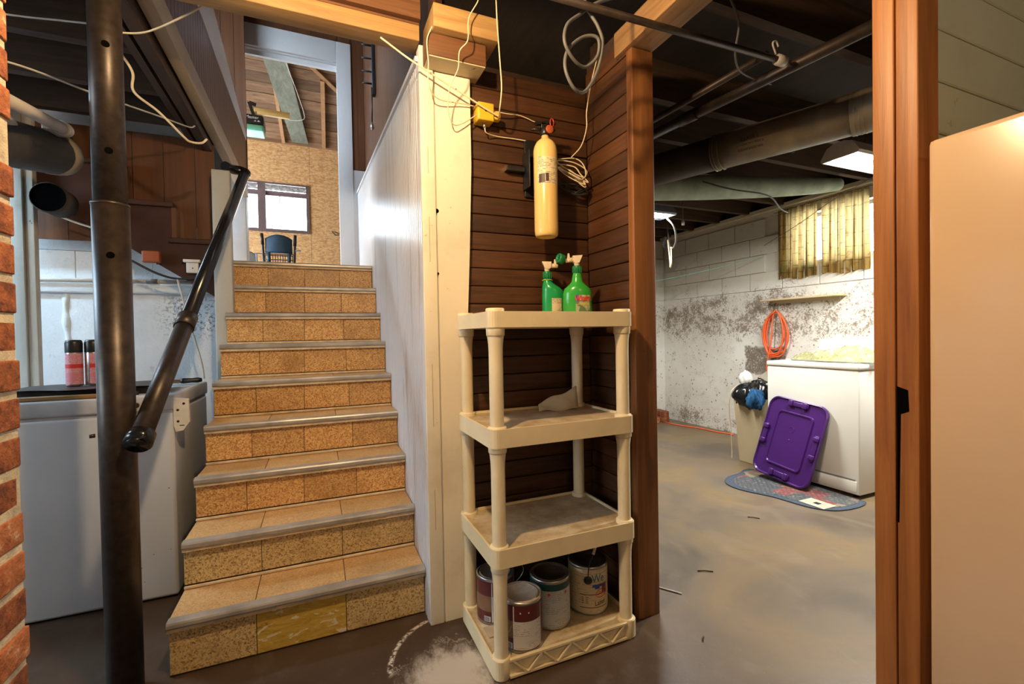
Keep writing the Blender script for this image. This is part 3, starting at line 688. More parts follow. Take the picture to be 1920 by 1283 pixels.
# ---- laundry room walls
XW = 4.65; WY0, WY1, WZ0, WZ1 = 2.50, 3.30, 1.93, 2.44
lw = thing('wall_laundry_right', None, None, (XW, 3.5, 0), world=True, kind='structure')
for a in ((.58, WY0, 0, 2.56), (WY1, 5.4, 0, 2.56), (WY0, WY1, 0, WZ0), (WY0, WY1, WZ1, 2.56)):
    bx(XW+.012, XW+.22, a[0], a[1], a[2], a[3]).obj('mortar_bed', 'lwall', lw)
bx(XW, XW+.012, .58, 5.4, 0, 1.70).obj('render_coat', 'lwall', lw)
mL = mesh_box('block', .03, .394, .196, .005); mLh = mesh_box('block', .03, .194, .196, .005)
for rowi in range(4):
    zc = 1.80 + rowi*.2; off = .2 if rowi % 2 else 0
    for c in range(13):
        yc = .8 + c*.4 + off
        inz = zc+.09 > WZ0 and zc-.09 < WZ1
        lo, hi = yc-.2, yc+.2
        if inz and hi > WY0+.01 and lo < WY1-.01:
            continue
        if yc < 5.2: piece('block', mL, (XW+.003+random.uniform(-.002, .002), yc, zc), 'lwall', lw)
bl = thing('wall_laundry_back', None, None, (3.5, 5.25, 0), world=True, kind='structure')
bx(.55, XW+.2, 5.252, 5.4, 0, 2.56).obj('mortar_bed', 'lwall', bl)
bx(.55, XW, 5.24, 5.252, 0, 1.70).obj('render_coat', 'lwall', bl)
mB = mesh_box('block', .394, .03, .196, .005)
for rowi in range(4):
    for c in range(10): piece('block', mB, (4.44 - c*.4 - (.2 if rowi % 2 else 0), 5.243, 1.80 + rowi*.2), 'lwall', bl)
bx(XW+.03, XW+.22, .6, 5.24, 2.601, 2.86).obj('wall_rim_right', 'joist', kind='structure')
bx(.55, XW+.22, 5.26, 5.4, 2.561, 2.86).obj('wall_rim_back', 'joist', kind='structure')
sp = bx(XW-.06, XW+.22, .6, 5.24, 2.562, 2.60).obj('trim_1', 'oldbeam', kind='structure')
bx(.55, .60, 2.05, 5.3, 0, 2.56).obj('wall_laundry_left', 'joist', kind='structure')
# laundry window
wn = thing('window_1', None, None, (XW+.12, 2.9, WZ0), world=True, kind='structure')
b = B(); 
for a in ((WY0, WY1, WZ0, WZ0+.035), (WY0, WY1, WZ1-.035, WZ1), (WY0, WY0+.035, WZ0+.035, WZ1-.035), (WY1-.035, WY1, WZ0+.035, WZ1-.035), (2.885, 2.915, WZ0+.035, WZ1-.035)):
    b.box(XW+.10, XW+.14, *a)
b.obj('window_frame', 'wframe2', wn)
for y0, y1 in ((WY0+.035, 2.885), (2.915, WY1-.035)): bx(XW+.118, XW+.122, y0, y1, WZ0+.035, WZ1-.035).obj('pane', 'glass', wn)

# ================================================================== stairs
stairs = thing('staircase', 'basement staircase with tan tiled treads, speckled risers and metal nosings', 'stairs', (-.05, 2.04, 0), world=True)
S3 = [XL, -.245, .088, XR-.002]; S4 = [XL, -.325, -.076, .173, XR-.002]
tmesh = {}
def tilebox(x0, x1, dy, dz):
    k = (round(x1-x0, 3), round(dy, 3), round(dz, 3))
    if k not in tmesh: tmesh[k] = mesh_box('tile', x1-x0-.0025, dy, dz, .0015)
    return tmesh[k]
def nosing_mesh(w_):
    poly = [(.034, 0), (.034, .003), (.004, .003), (-.003, .0005), (-.0065, -.006), (-.0065, -.017), (-.003, -.024), (.004, -.026), (.004, 0)]
    b = B(); b.prism(poly, 'x', -w_/2, w_/2); me = bpy.data.meshes.new('nosing')
    bmesh.ops.recalc_face_normals(b.bm, faces=b.bm.faces[:]); b.bm.to_mesh(me); b.bm.free(); return me
nm = {}
for i in range(1, 10):
    ny, nz = nos(i); py, pz = (0, 0) if i == 1 else (nos(i-1)[0], nos(i-1)[1])
    xl = XL if i <= 7 else -.558
    seams = list(S3 if i <= 2 else S4); seams[0] = xl
    ry = ny + .024                                   # riser face
    zb = pz + (.0 if i == 1 else .002); zt = nz - .028
    for j in range(len(seams)-1):
        m = tilebox(seams[j], seams[j+1], .006, zt-zb-.016)
        mt = 'riser_old' if i <= 2 else 'riser'
        if i == 1 and j == 1: mt = 'worn'
        o = link('riser_tile', m.copy() if mt == 'worn' else m, None, stairs)
        if not o.data.materials: o.data.materials.append(MT[mt])
        o.location = ((seams[j]+seams[j+1])/2, ry + .003, (zt+zb)/2 + (.008 if i > 1 else 0))
        if i == 1: o.location.z -= .0
    bx(xl, XR-.002, ry+.0062, ry+.03, 0 if i == 1 else pz-.02, nz-.03).obj('riser_board', 'twig', stairs)
    if i > 1: bx(xl, XR-.002, ry-.009, ry+.001, zb-.001, zb+.012, bev=.003, seg=1).obj('cove_strip', 'strip', stairs)
    bx(xl, XR-.002, ny+.003, ry+.03, nz-.0385, nz-.0265).obj('edge_strip', 'strip', stairs)
    key = round(xl, 2)
    if key not in nm: nm[key] = nosing_mesh(XR-.002-xl)
    o = link('nosing', nm[key], 'alu', stairs); o.location = ((xl+XR-.002)/2, ny, nz)
    if i < 9:
        x0 = -.49 if i == 7 else xl
        y1 = ny + RUN + .024; ts = [x0, -.248, .089, XR-.002]
        for j in range(3):
            m = tilebox(ts[j], ts[j+1], y1 - ny - .038, .006); o = link('tread_tile', m, None, stairs)
            if not m.materials: m.materials.append(MT['tread'])
            o.location = ((ts[j]+ts[j+1])/2, (ny + .036 + y1 - .002)/2, nz - .003)
    bx(-.49 if i == 7 else xl, XR-.002, ny+.005, ny + RUN + .03, nz-.026, nz-.0065).obj('tread_board', 'twig', stairs)
# closed left side of the stairs
poly = [(Y0+.055, 0)]
for i in range(1, 7): poly += [(nos(i)[0]+.055, nos(i)[1]-.03), (min(3.42, nos(i+1)[0]+.055), nos(i)[1]-.03)]
poly += [(3.42, 0)]
B().prism(poly, 'x', XL+.004, XL+.03).obj('side_panel', 'brownpaint', stairs)

# ================================================================== column and handrail
col = thing('steel_column', 'brown black steel pipe column in front of the stairs', 'column', (-.655, 2.03, 0), world=True)
cx, cyy = -.655, 2.03
B().cyl((cx, cyy, 0), (cx, cyy, 1.725), .053, n=36).obj('lower_pipe', 'steel', col)
B().lathe([(.053, 1.725), (.0545, 1.726), (.0545, 1.734), (.0475, 1.736)], (cx, cyy, 0), 36).obj('collar', 'steel', col)
B().cyl((cx, cyy, 1.73), (cx, cyy, 2.80), .0475, n=36).obj('upper_pipe', 'steel', col)
vd = V(-cx, -cyy, 0).normalized(); sd = V(-vd.y, vd.x, 0)
for z, rr, off in ((2.268, .0477, -.0), (1.906, .0477, -.0), (1.548, .0532, -.004)):
    p = V(cx, cyy, z) + (vd*rr + sd*off*1.0).normalized()*(rr-.0015); B().cyl(p, p + vd*.0022, .0115, n=16).obj('pin_hole', 'hole_shade', col)
B().cyl((cx-.052, cyy-.03, .93), (cx-.066, cyy-.036, .93), .007, n=8).obj('set_bolt', 'steel', col)
hr = thing('handrail', 'black steel pipe handrail rising from the column to the post', 'handrail', (-.575, 1.97, .9), world=True)
A_, E_ = V(-.571, 1.925, .895), V(-.428, 3.585, 2.375); dd = (E_-A_).normalized(); M_ = A_ + (E_-A_)*.28
B().cyl(A_ + dd*.045, M_, .0335, n=24).obj('lower_sleeve', 'steel', hr)
B().cyl(M_ - dd*.005, M_ + dd*.07, .0385, n=24).obj('coupling', 'steel', hr)
B().cyl(M_ + dd*.06, E_, .0305, n=24).obj('upper_pipe', 'blackpaint', hr)
cp = B().tube([A_ + dd*.055, A_ + dd*.052, A_ + dd*.008, A_, A_ + dd*.012], .04, 24, True, [.036, .0425, .0425, .037, .032]).obj('end_cap', 'blackpaint', hr)
B().tube(spline([E_, E_ + V(.006, .012, .016), E_ + V(-.025, .018, .028), E_ + V(-.07, .0, .026), E_ + V(-.105, -.06, .024)], 6), .031, 20).obj('elbow', 'blackpaint', hr)

# ================================================================== chest freezer and what lies on it
fz = thing('chest_freezer', 'scuffed white chest freezer left of the stairs', 'freezer', (-1.18, 3.03, 0), world=True)
bx(-1.72, -.647, 2.68, 3.40, .012, .905, bev=.014).obj('body', 'freezer', fz)
bx(-1.725, -.642, 2.672, 3.41, .916, .992, bev=.012).obj('lid', 'freezer_lid', fz)
bx(-1.715, -.652, 2.684, 3.39, .903, .918).obj('gasket', 'greywood', fz)
bx(-1.70, -.66, 2.70, 3.38, 0, .0125).obj('base', 'black', fz)
b = B(); b.prism([(-.645, .975), (-.585, .965), (-.581, .855), (-.607, .815), (-.638, .810), (-.645, .84)], 'y', 2.668, 2.690)
hc = b.obj('hinge_cover', 'cover', fz)
for x, z in ((-.603, .945), (-.628, .915), (-.628, .86)): B().cyl((x, 2.6672, z), (x, 2.669, z), .006, n=10).obj('screw', 'black', hc)
bx(-.622, -.602, 2.6672, 2.669, .838, .842).obj('slot', 'black', hc)
B().lathe([(0, 0), (.013, 0), (.013, .006), (.007, .02), (0, .022)], n=16).xf(Matrix.Translation((-.79, 2.672, .95)) @ Matrix.Rotation(PI/2, 4, 'X')).obj('lock', 'black', fz)
for k in range(9):
    x, z = random.uniform(-.9, -.67), random.uniform(.1, .55); l = random.uniform(.004, .010); bx(x, x+l, 2.6795, 2.6802, z, z+random.uniform(.002, .006)).obj('scuff_mark', 'black', fz)

def spray_can(loc, rz, label):
    t = thing('spray_can', label, 'spray can', loc, rz, 'spray cans on the freezer')
    B().lathe([(0, 0), (.031, 0), (.033, .004), (.033, .165), (.031, .172), (0, .172)], n=28).obj('body', 'canmetal', t)
    cyl_patch(.0334, -2.6, .3, .008, .16, 20).obj('label_print', 'lab_pink', t)
    cyl_patch(.0334, .3, 2.0, .008, .16, 14).obj('label_back', 'redprint', t)
    cyl_patch(.0337, -2.6, .3, .088, .108, 20).obj('label_band', 'redprint', t)
    B().lathe([(.0335, .165), (.034, .168), (.034, .212), (.031, .224), (.026, .228), (0, .229)], n=28).obj('cap', 'black', t)
spray_can((-1.115, 2.95, 1.036), 0, 'black capped pink spray can, left of the two on the freezer')
spray_can((-1.045, 2.965, 1.036), .9, 'black capped pink spray can nearer the steel column')
b = B(); rg = random.Random(5)
b.grid(lambda u, v: (-1.33 + .62*u, 2.74 + .33*v + .02*math.sin(u*9), 1.027 + .004*math.sin(u*13+v*3) + rg.uniform(0, .002)), 24, 6)
b.grid(lambda u, v: (-1.33 + .62*u, 2.74 + .33*v + .02*math.sin(u*9), 1.034 + .002*math.sin(u*11)), 24, 6)
b.box(-1.29, -.74, 2.80, 2.84, .993, 1.033); b.box(-1.29, -.74, 3.0, 3.03, .993, 1.033)
tag(b.obj('rusty_tray', 'junk'), 'thin dark rusty metal sheet under the spray cans', 'metal sheet')
tag(bx(-1.30, -.93, 2.684, 2.712, .994, 1.011, bev=.003).obj('wooden_slat', 'stick'), 'yellow wooden slat lying on the freezer front edge', 'slat')
tag(B().tube([(-1.24, 2.735, 1.0015), (-1.0, 2.735, 1.0015), (-.8, 2.74, 1.0015)], .009, 10).obj('iron_rod', 'junk'), 'dark iron rod along the freezer lid front', 'rod')
t = thing('hand_tool', 'dark handled tool lying on the freezer behind the handrail', 'tool', (-.82, 3.18, .992), .25)
B().tube([(-.20, 0, .03), (-.02, 0, .026), (.10, .0, .022)], .016, 10, True, [.01, .012, .010]).obj('shaft', 'stick', t)
B().lathe([(0, -.055), (.012, -.054), (.016, -.04), (.013, 0), (.016, .03), (.011, .05), (0, .052)], n=14).xf(Matrix.Translation((.14, 0, .024)) @ Matrix.Rotation(PI/2, 4, 'Y')).obj('handle', 'black', t)
B().box(-.30, -.19, -.02, .02, 0, .034, bev=.006).obj('head', 'junk', t)

# ================================================================== plastic shelving unit
SX0, SX1, SY0, SY1 = .5945, 1.149, 1.545, 1.90
shf = thing('plastic_shelf', 'cream plastic four tier shelving unit in the plank niche', 'shelf', (.87, 1.72, 0), world=True)
ZD = [.075, .4791, .9121, 1.335]
def rrect(x0, x1, y0, y1, r, n=5):
    pts = []
    for cx_, cy_, a in ((x1-r, y1-r, 0), (x0+r, y1-r, PI/2), (x0+r, y0+r, PI), (x1-r, y0+r, 1.5*PI)):
        pts += [(cx_ + r*math.cos(a + PI/2*k/n), cy_ + r*math.sin(a + PI/2*k/n)) for k in range(n+1)]
    return pts
def rim(z0, z1, front=True):
    o_, i_ = rrect(SX0-.036, SX1+.036, SY0-.036, SY1+.036, .03), rrect(SX0-.028, SX1+.028, SY0-.028, SY1+.028, .024)
    n = len(o_); vs = [(x, y, z0) for x, y in o_] + [(x, y, z1) for x, y in o_] + [(x, y, z1) for x, y in i_] + [(x, y, z0) for x, y in i_]
    b = B(); fs = []
    for k in range(n):
        q = (k+1) % n
        for a in range(4): fs.append((a*n+k, a*n+q, ((a+1) % 4)*n+q, ((a+1) % 4)*n+k))
    if not front:       # leave the long front open for the truss ribs
        keep = []
        for f in fs:
            c = sum((Vector(vs[i]) for i in f), Vector())/4
            if not (c.y < SY0-.02 and SX0+.01 < c.x < SX1-.01): keep.append(f)
        fs = keep
    b._add(vs, fs); return b
for k, z in enumerate(ZD):
    lev = thing('shelf_tier', None, None, (.87, 1.72, z), world=True); lev.parent = shf; lev.matrix_parent_inverse = Matrix.Translation(-shf.location)
    rim(z-.068 if k < 3 else z-.058, z, k > 0).obj('rim', 'plastic', lev)
    b = B(); b.prism(rrect(SX0-.0285, SX1+.0285, SY0-.0285, SY1+.0285, .024), 'z', z-.018, z-.010); b.obj('deck', 'deck' if k < 3 else 'plastic', lev)
    for x in (SX0, SX1):
        for y in (SY0, SY1):
            lo, hi = (0, z+.004) if k == 0 else (z-.09, z+.006)
            if k == 3: hi = z+.012
            B().lathe([(0, lo), (.0315, lo), (.0335, lo+.004), (.0345, lo+.03), (.0345, hi-.004), (.032, hi), (0, hi)], (x, y, 0), 24).obj('corner_socket', 'plastic', lev)
    if k == 0:
        y = SY0-.032; b = B(); b.box(SX0+.02, SX1-.02, y-.004, y+.008, z-.008, z); b.box(SX0+.02, SX1-.02, y-.004, y+.008, z-.068, z-.060)
        n = 8; xs = [SX0+.03 + (SX1-SX0-.06)*i/n for i in range(n+1)]
        for i in range(n):
            a, c = (z-.066, z-.004) if i % 2 else (z-.004, z-.066); b.beam((xs[i], y, a), (xs[i+1], y, c), .006, .008, (0, 1, 0))
        b.obj('truss_ribs', 'plastic', lev)
        bx(SX0+.02, SX1-.02, y+.008, y+.012, z-.066, z-.002).obj('truss_back', 'plastic', lev)
for x in (SX0, SX1):
    for y in (SY0, SY1):
        for k in range(3):
            B().lathe([(.026, ZD[k]+.002), (.026, ZD[k+1]-.15), (.027, ZD[k+1]-.12), (.031, ZD[k+1]-.085)], (x, y, 0), 24).obj('leg', 'plastic', shf)

# ================================================================== paint cans on the lowest tier
def can(loc, rz, label, build, r=.079, h=.188, lid='canmetal', well='canlidg', handle=True):
    t = thing('paint_can', label, 'paint can', loc, rz, 'paint cans on the bottom shelf tier')
    B().lathe([(0, .003), (r-.004, .003), (r-.003, 0), (r+.0015, .001), (r+.0015, .006), (r, .009), (r, h-.010), (r+.0015, h-.007), (r+.0015, h-.002), (r-.002, h)], n=40).obj('body', 'canmetal', t)
    l = B().lathe([(r-.002, h), (r-.006, h+.001), (r-.008, h-.004), (r-.012, h-.005), (r-.013, h-.0005), (r-.016, h-.001)], n=40).obj('lid_rim', lid, t)
    B().lathe([(r-.016, h-.001), (r-.019, h-.006), (0, h-.006)], n=40).obj('lid', well, t)
    build(t, r, h)
    return t
def wrap(t, r, a0, a1, z0, z1, mat, name='label_print', e=.0006): return cyl_patch(r+e, a0, a1, z0, z1, max(4, int((a1-a0)/.15))).obj(name, mat, t)
VA = -2.0      # angle that faces the camera
def maroon(t, r, h):
    wrap(t, r, VA-2.6, VA+2.6, .010, h-.012, 'maroon', 'wrapper')
    wrap(t, r, VA-.35, VA+1.05, .013, .118, 'lab_white', e=.0012)
    wrap(t, r, VA-.40, VA-.355, .013, h-.014, 'whiteprint', 'label_edge', .0014)
    wrap(t, r, VA+1.05, VA+1.08, .013, h-.014, 'whiteprint', 'label_edge', .0014)
    wrap(t, r, VA-1.6, VA-.40, .055, .118, 'brownlab', 'label_band', .001)
    bc = wrap(t, r, VA-.82, VA-.46, .014, .036, 'whiteprint', 'barcode', .0014)
    for k in range(8): wrap(t, r, VA-.79+k*.038, VA-.775+k*.038+(k % 3)*.005, .016, .034, 'darkprint', 'barcode_bar', .0018)
    for a in (VA-.08, VA+.32): wrap(t, r, a, a+.06, h-.040, h-.034, 'whiteprint', 'badge', .0014)
can1 = can((.705, 1.605, .067), 0, 'maroon labelled paint can with tan lid at the shelf front', maroon, lid='candirty', well='candirty')
B().tube(spline([(-.079, .0, .150), (-.088, -.03, .11), (-.08, -.055, .085), (-.07, -.065, .11)], 6), .0014, 6).obj('wire_handle', 'canmetal', can1)
can4 = can((.672, 1.80, .067), .25, 'maroon labelled paint can with grey lid behind the front shelf leg', maroon, well='canlidg')
B().tube(spline([(.05, -.072, .150), (.06, -.10, .185), (.08, -.09, .205), (.095, -.03, .20), (.05, .07, .150)], 6), .0014, 6).obj('wire_handle', 'canmetal', can4)
def teal(t, r, h):
    wrap(t, r, VA-2.9, VA+2.9, .010, h-.040, 'lab_grey'); wrap(t, r, VA-2.9, VA+2.9, h-.040, h-.014, 'tealband', 'label_band')
    for a in (VA-.15, VA+.75): wrap(t, r, a, a+.12, h-.058, h-.048, 'redprint', 'badge', .0012)
    wrap(t, r, VA-.55, VA-.545, .02, h-.045, 'whiteprint', 'label_edge', .0012)
can2 = can((.868, 1.68, .067), 0, 'grey labelled paint can with dark green band and dark lid', teal, well='darklid', r=.082, h=.196)
def cream_lab(t, r, h):
    wrap(t, r, VA-2.9, VA+2.9, .010, h-.012, 'lab_cream')
    text_cyl('We', .050, r+.0012, VA+.42, h-.050, .8).obj('lettering', 'tealprint', t)
    b = B(); b.lathe([(r+.0012, h-.085), (r+.0012, h-.074)], n=10, a0=VA+.10, a1=VA+.62); b.lathe([(r+.0012, h-.093), (r+.0012, h-.085)], n=10, a0=VA+.22, a1=VA+.48); b.obj('emblem', 'blueprint', t)
    wrap(t, r, VA+.62, VA+.95, .085, h-.075, 'maroon', 'label_block', .001)
    wrap(t, r, VA-.55, VA+.60, .085, .088, 'darkprint', 'label_line', .0012); wrap(t, r, VA-.55, VA+.95, .030, .033, 'darkprint', 'label_line', .0012)
    b = B(); b.tube([( (r+.0015)*math.cos(VA+.60+.34*math.cos(q)), (r+.0015)*math.sin(VA+.60+.34*math.cos(q)), .090+.017*math.sin(q)+.004*math.cos(q)) for q in [2*PI*k/24 for k in range(25)]], .0012, 5, False); b.obj('seal_ring', 'redprint', t)
    text_cyl('YEAR', .018, r+.0012, VA+.60, .090, .85, .12).obj('lettering', 'redprint', t)
    text_cyl('Latex', .030, r+.0012, VA+.52, .050, .8, .1).obj('lettering', 'darkprint', t)
    b = B()
    for k in range(4): b.beam(((r+.001)*math.cos(VA-.45), (r+.001)*math.sin(VA-.45), .050+k*.008), ((r+.001)*math.cos(VA-.12), (r+.001)*math.sin(VA-.12), .052+k*.008), .001, .0022)
    b.obj('small_print', 'darkprint', t)
can3 = can((1.065, 1.70, .067), 0, 'cream labelled latex paint can at the back right', cream_lab, lid='darklid', well='darklid', r=.084, h=.202)
a = VA-.12; p = V(.0855*math.cos(a), .0855*math.sin(a), .148)
B().lathe([(0, .006), (.006, .006), (.012, .004), (.016, 0), (.018, 0)], n=20).xf(Matrix.Translation(p) @ Matrix.Rotation(a, 4, 'Z') @ Matrix.Rotation(PI/2, 4, 'Y')).obj('handle_boss', 'black', can3)
B().tube(spline([p, p + V(.004, -.004, .06), p + V(.03, -.002, .115)], 6), .0022, 6).obj('wire_handle', 'black', can3)
B().cyl(p + V(.026, -.002, .105), p + V(.055, .012, .150), .006, n=10).obj('handle_grip', 'cap', can3)

# paper on the third tier, leaf litter on the bottom tier
b = B(); b.grid(lambda u, v: (.90 + .19*u + .02*v, 1.815 + .05*v - .02*u, .906 + .095*max(0, v)*(.30+.70*u) + .006*math.sin(u*9+v*5)), 12, 8)
po = b.obj('crumpled_paper', 'paper'); so = po.modifiers.new('thickness', 'SOLIDIFY'); so.thickness = .0015; tag(po, 'folded brown paper lying on the second shelf from the top', 'paper')
tag(bx(.592, .652, 1.665, 1.735, .066, .070).xf(Matrix.Rotation(.0, 4, 'Z')).obj('cardboard_scrap', 'paper'), 'torn brown scrap on the bottom tier beside the front leg', 'scrap')

# ================================================================== spray bottles on the top tier
def bottle(loc, rz, label, mats, lab, name_print, taper):
    t = thing('spray_bottle', label, 'bottle', loc, rz, 'green hose end spray bottles')
    m1, m2 = mats
    if taper:   # broad oval body with long central neck
        pr = [(0, 0, 0), (.060, 0, .002), (.064, 0, .010), (.064, 0, .105), (.058, 0, .125), (.040, 0, .140), (.026, 0, .155), (.021, 0, .180), (.018, 0, .195), (.016, 0, .197), (0, 0, .198)]; nx = 0; nz = .195
    else:       # neck to the left, shoulder sloping down to the right
        pr = [(0, 0, 0), (.050, 0, .002), (.053, 0, .010), (.053, 0, .105), (.049, -.003, .125), (.042, -.010, .140), (.032, -.018, .152), (.024, -.024, .162), (.019, -.027, .172), (.017, -.027, .186), (0, -.027, .187)]; nx = -.027; nz = .184
    n = 32; b = B(); vs = []
    for r_, ox, z in pr:
        asp = .62 + .38*max(0, min(1, (z-.11)/.06))
        vs += [(ox + r_*math.cos(2*PI*k/n), r_*asp*math.sin(2*PI*k/n), z) for k in range(n)]
    b._add(vs, [(i*n+k, i*n+(k+1) % n, (i+1)*n+(k+1) % n, (i+1)*n+k) for i in range(len(pr)-1) for k in range(n)], True)
    bmesh.ops.remove_doubles(b.bm, verts=b.bm.verts[:], dist=1e-6); b.obj('body', m1, t)
    b = B(); nr = 20
    b.lathe([(0, nz), (.0195, nz), (.0195, nz+.028), (.0175, nz+.032), (0, nz+.032)], (nx, 0, 0), nr)
    for k in range(12): a = 2*PI*k/12; b.box(nx+.0195*math.cos(a)-.0015, nx+.0195*math.cos(a)+.0015, .0195*math.sin(a)-.0015, .0195*math.sin(a)+.0015, nz+.001, nz+.027)
    b.obj('screw_cap', m2, t)
    B().lathe([(.010, nz+.031), (.013, nz+.04), (.012, nz+.046)], (nx, 0, 0), 16).obj('nozzle_stem', 'cap', t)
    z = nz+.044; s = 1 if not taper else -1
    nzl = B(); nzl.prism([(nx-.022*s*1.1, z+.034), (nx+.020*s, z+.032), (nx+.018*s, z+.006), (nx+.008*s, z-.002), (nx-.010*s, z+.002)], 'y', -.016, .016); nzl.obj('nozzle_head', 'cap', t)
    B().cyl((nx+.018*s, 0, z+.016), (nx+.05*s, 0, z+.012), .011, .009, 16).obj('hose_arm', 'cap', t)
    B().prism([(nx+.030*s, z+.018), (nx+.034*s, z+.044), (nx+.040*s, z+.044), (nx+.044*s, z+.018)], 'y', -.006, .006).obj('valve_lever', 'cap', t)
    if taper:
        b = B(); c = V(nx-.075, -.012, z+.020); b.lathe([(.012, .012), (.020, .012), (.022, .008), (.022, -.014), (.016, -.018), (.012, -.016), (.012, .012)], n=22)
        b.xf(Matrix.Translation(c) @ Matrix.Rotation(-1.25, 4, 'Y') @ Matrix.Rotation(.5, 4, 'X')); b.obj('hose_coupling', 'greencap', t)
        wdt = .062
        def lp(u, v):
            a = -1.78 + u*1.12; return (.0648*math.cos(a), .0648*.62*math.sin(a)-.0006, .004 + .090*v)
        B().grid(lp, 14, 2).obj('front_label', 'lab_green', t)
        def on(x, zz, e=.0012):   # label coordinates to the bottle surface
            a = -1.78 + x; q = .0648+e; return V(q*math.cos(a), q*.62*math.sin(a)-.0006, zz)
        tb = text_bm('Windex', .034, .0004, .0011)
        for v in tb.verts: v.co = on(.57 + v.co.x/.0648*.72, .079 + v.co.y*1.0 + v.co.x*.03, .0016 + v.co.z)
        q = B(); q.join(tb); q.obj('lettering', 'redprint', t)
        tb = text_bm('OUTDOOR', .013, .0004)
        for v in tb.verts: v.co = on(.58 + v.co.x/.0648*.8, .055 + v.co.y, .0016 + v.co.z)
        q = B(); q.join(tb); q.obj('lettering', 'ylw_tie', t)
        B().grid(lambda u, v: on(.0+.22*u, .066+.028*v, .0010), 5, 1).obj('label_patch', 'blueprint', t)
    else:
        B().grid(lambda u, v: (.0536*math.cos(-1.75+u*.9), .0536*.62*math.sin(-1.75+u*.9)-.0005, .004+.086*v), 12, 1).obj('back_label', 'lab_tan', t)
        B().tube([(nx+.0235*math.cos(q), .0235*math.sin(q), nz-.008+.002*math.sin(5*q)) for q in [2*PI*k/24 for k in range(25)]], .0015, 5).obj('twist_tie', 'ylw_tie', t)
    return t
ZT = ZD[3]-.010
bottle((1.075, 1.765, ZT), -.40, 'bright green spray bottle with colourful front label on the top shelf', ('green2', 'greencap'), True, True, True)
bottle((1.018, 1.884, ZT), -.42, 'darker green spray bottle with tan side label on the top shelf', ('green', 'greencap'), True, False, False)

# ================================================================== fire extinguisher and bracket
ex, ey = .966, 1.842
fe = thing('fire_extinguisher', 'cream yellow fire extinguisher hanging on the plank wall', 'extinguisher', (ex, ey, 1.688))
B().lathe([(0, .006), (.036, .006), (.041, 0), (.048, .002), (.052, .012), (.0535, .03), (.0535, .385), (.050, .405), (.040, .424), (.024, .438), (.017, .442), (.016, .458), (0, .458)], n=40).obj('cylinder', 'ext', fe)
fl = cyl_patch(.0540, VA-.75, VA+1.1, .225, .345, 20).obj('label_print', 'lab_ext', fe)
cyl_patch(.0544, VA-.62, VA-.10, .232, .270, 8).obj('label_block', 'darkprint', fl); cyl_patch(.0544, VA-.05, VA+.22, .236, .272, 6).obj('label_block', 'darkprint', fl)
b = B(); b.lathe([(0, .455), (.020, .455), (.022, .462), (.022, .485), (.016, .492), (0, .492)], n=20)
b.box(-.022, .012, -.010, .010, .486, .512, bev=.003); b.prism([(-.05, .508), (.0, .520), (.03, .523), (.052, .519), (.052, .512), (.02, .510), (-.04, .498)], 'y', -.010, .010); b.prism([(-.02, .490), (.042, .492), (.052, .486), (.045, .479), (-.02, .474)], 'y', -.010, .010)
b.obj('valve_and_lever', 'black', fe)
B().lathe([(0, .006), (.017, .006), (.019, .004), (.019, 0), (0, 0)], n=22).xf(Matrix.Translation((.012, -.021, .478)) @ Matrix.Rotation(PI/2, 4, 'X')).obj('gauge', 'gauge', fe)
B().tube([(.028+.009*math.cos(q), -.016, .513+.018*math.sin(q)) for q in [2*PI*k/20 for k in range(21)]], .0025, 6).obj('pull_pin_ring', 'red', fe)
B().cyl((-.022, 0, .482), (-.062, .02, .484), .006, n=10).obj('discharge_nozzle', 'black', fe)
br = thing('extinguisher_bracket', 'black wall bracket behind the fire extinguisher', 'bracket', (ex, 1.965, 1.95), world=True)
bx(ex-.052, ex-.047, 1.90, 1.976, 1.93, 2.10, bev=.002).obj('side_strap', 'black', br)
bx(ex-.045, ex+.045, 1.964, 1.976, 1.90, 2.17, bev=.003).obj('back_plate', 'black', br)
bx(ex-.02, ex+.02, 1.893, 1.964, 2.07, 2.10, bev=.003).obj('hook_arm', 'black', br)
bx(ex-.145, ex-.053, 1.944, 1.976, 2.008, 2.034, bev=.004).obj('latch_arm', 'black', br)
bx(ex-.147, ex-.141, 1.944, 1.976, 2.010, 2.032).obj('latch_tip', 'chrome', br)

# ================================================================== yellow outlet box with plug and the cables round it
yb = thing('outlet_box', 'yellow plastic outlet box on the plank wall', 'outlet', (.71, 1.96, 2.235), world=True)
bx(.672, .748, 1.905, 1.975, 2.200, 2.278, bev=.006).obj('box', 'yellow', yb)
bx(.680, .740, 1.9045, 1.906, 2.208, 2.270).obj('cover_plate', 'yellow', yb)
B().cyl((.708, 1.9030, 2.240), (.708, 1.9048, 2.240), .004, n=10).obj('screw', 'black', yb)
B().cyl((.710, 1.94, 2.200), (.712, 1.935, 2.178), .007, n=10).obj('cord_grip', 'canmetal', yb)
pg = thing('plug', 'yellow plug in the side of the yellow outlet box', 'plug', (.765, 1.93, 2.232), world=True)
bx(.749, .782, 1.912, 1.944, 2.214, 2.250, bev=.006).obj('plug_body', 'yellow', pg)
bx(.758, .770, 1.910, 1.913, 2.224, 2.232).obj('plug_mark', 'black', pg)
def cable(name, pts, r, mat, label, cat='cable', k=8, group=None):
    o = B().tube(spline(pts, k), r, 7).obj(name, mat); return tag(o, label, cat, group)
cable('cable', [(.262, 1.90, 2.452), (.36, 1.895, 2.395), (.446, 1.89, 2.352), (.607, 1.89, 2.283), (.70, 1.895, 2.245), (.772, 1.902, 2.222)], .0038, 'whitewire', 'thick cream cable slanting from the stairwell to the yellow box')
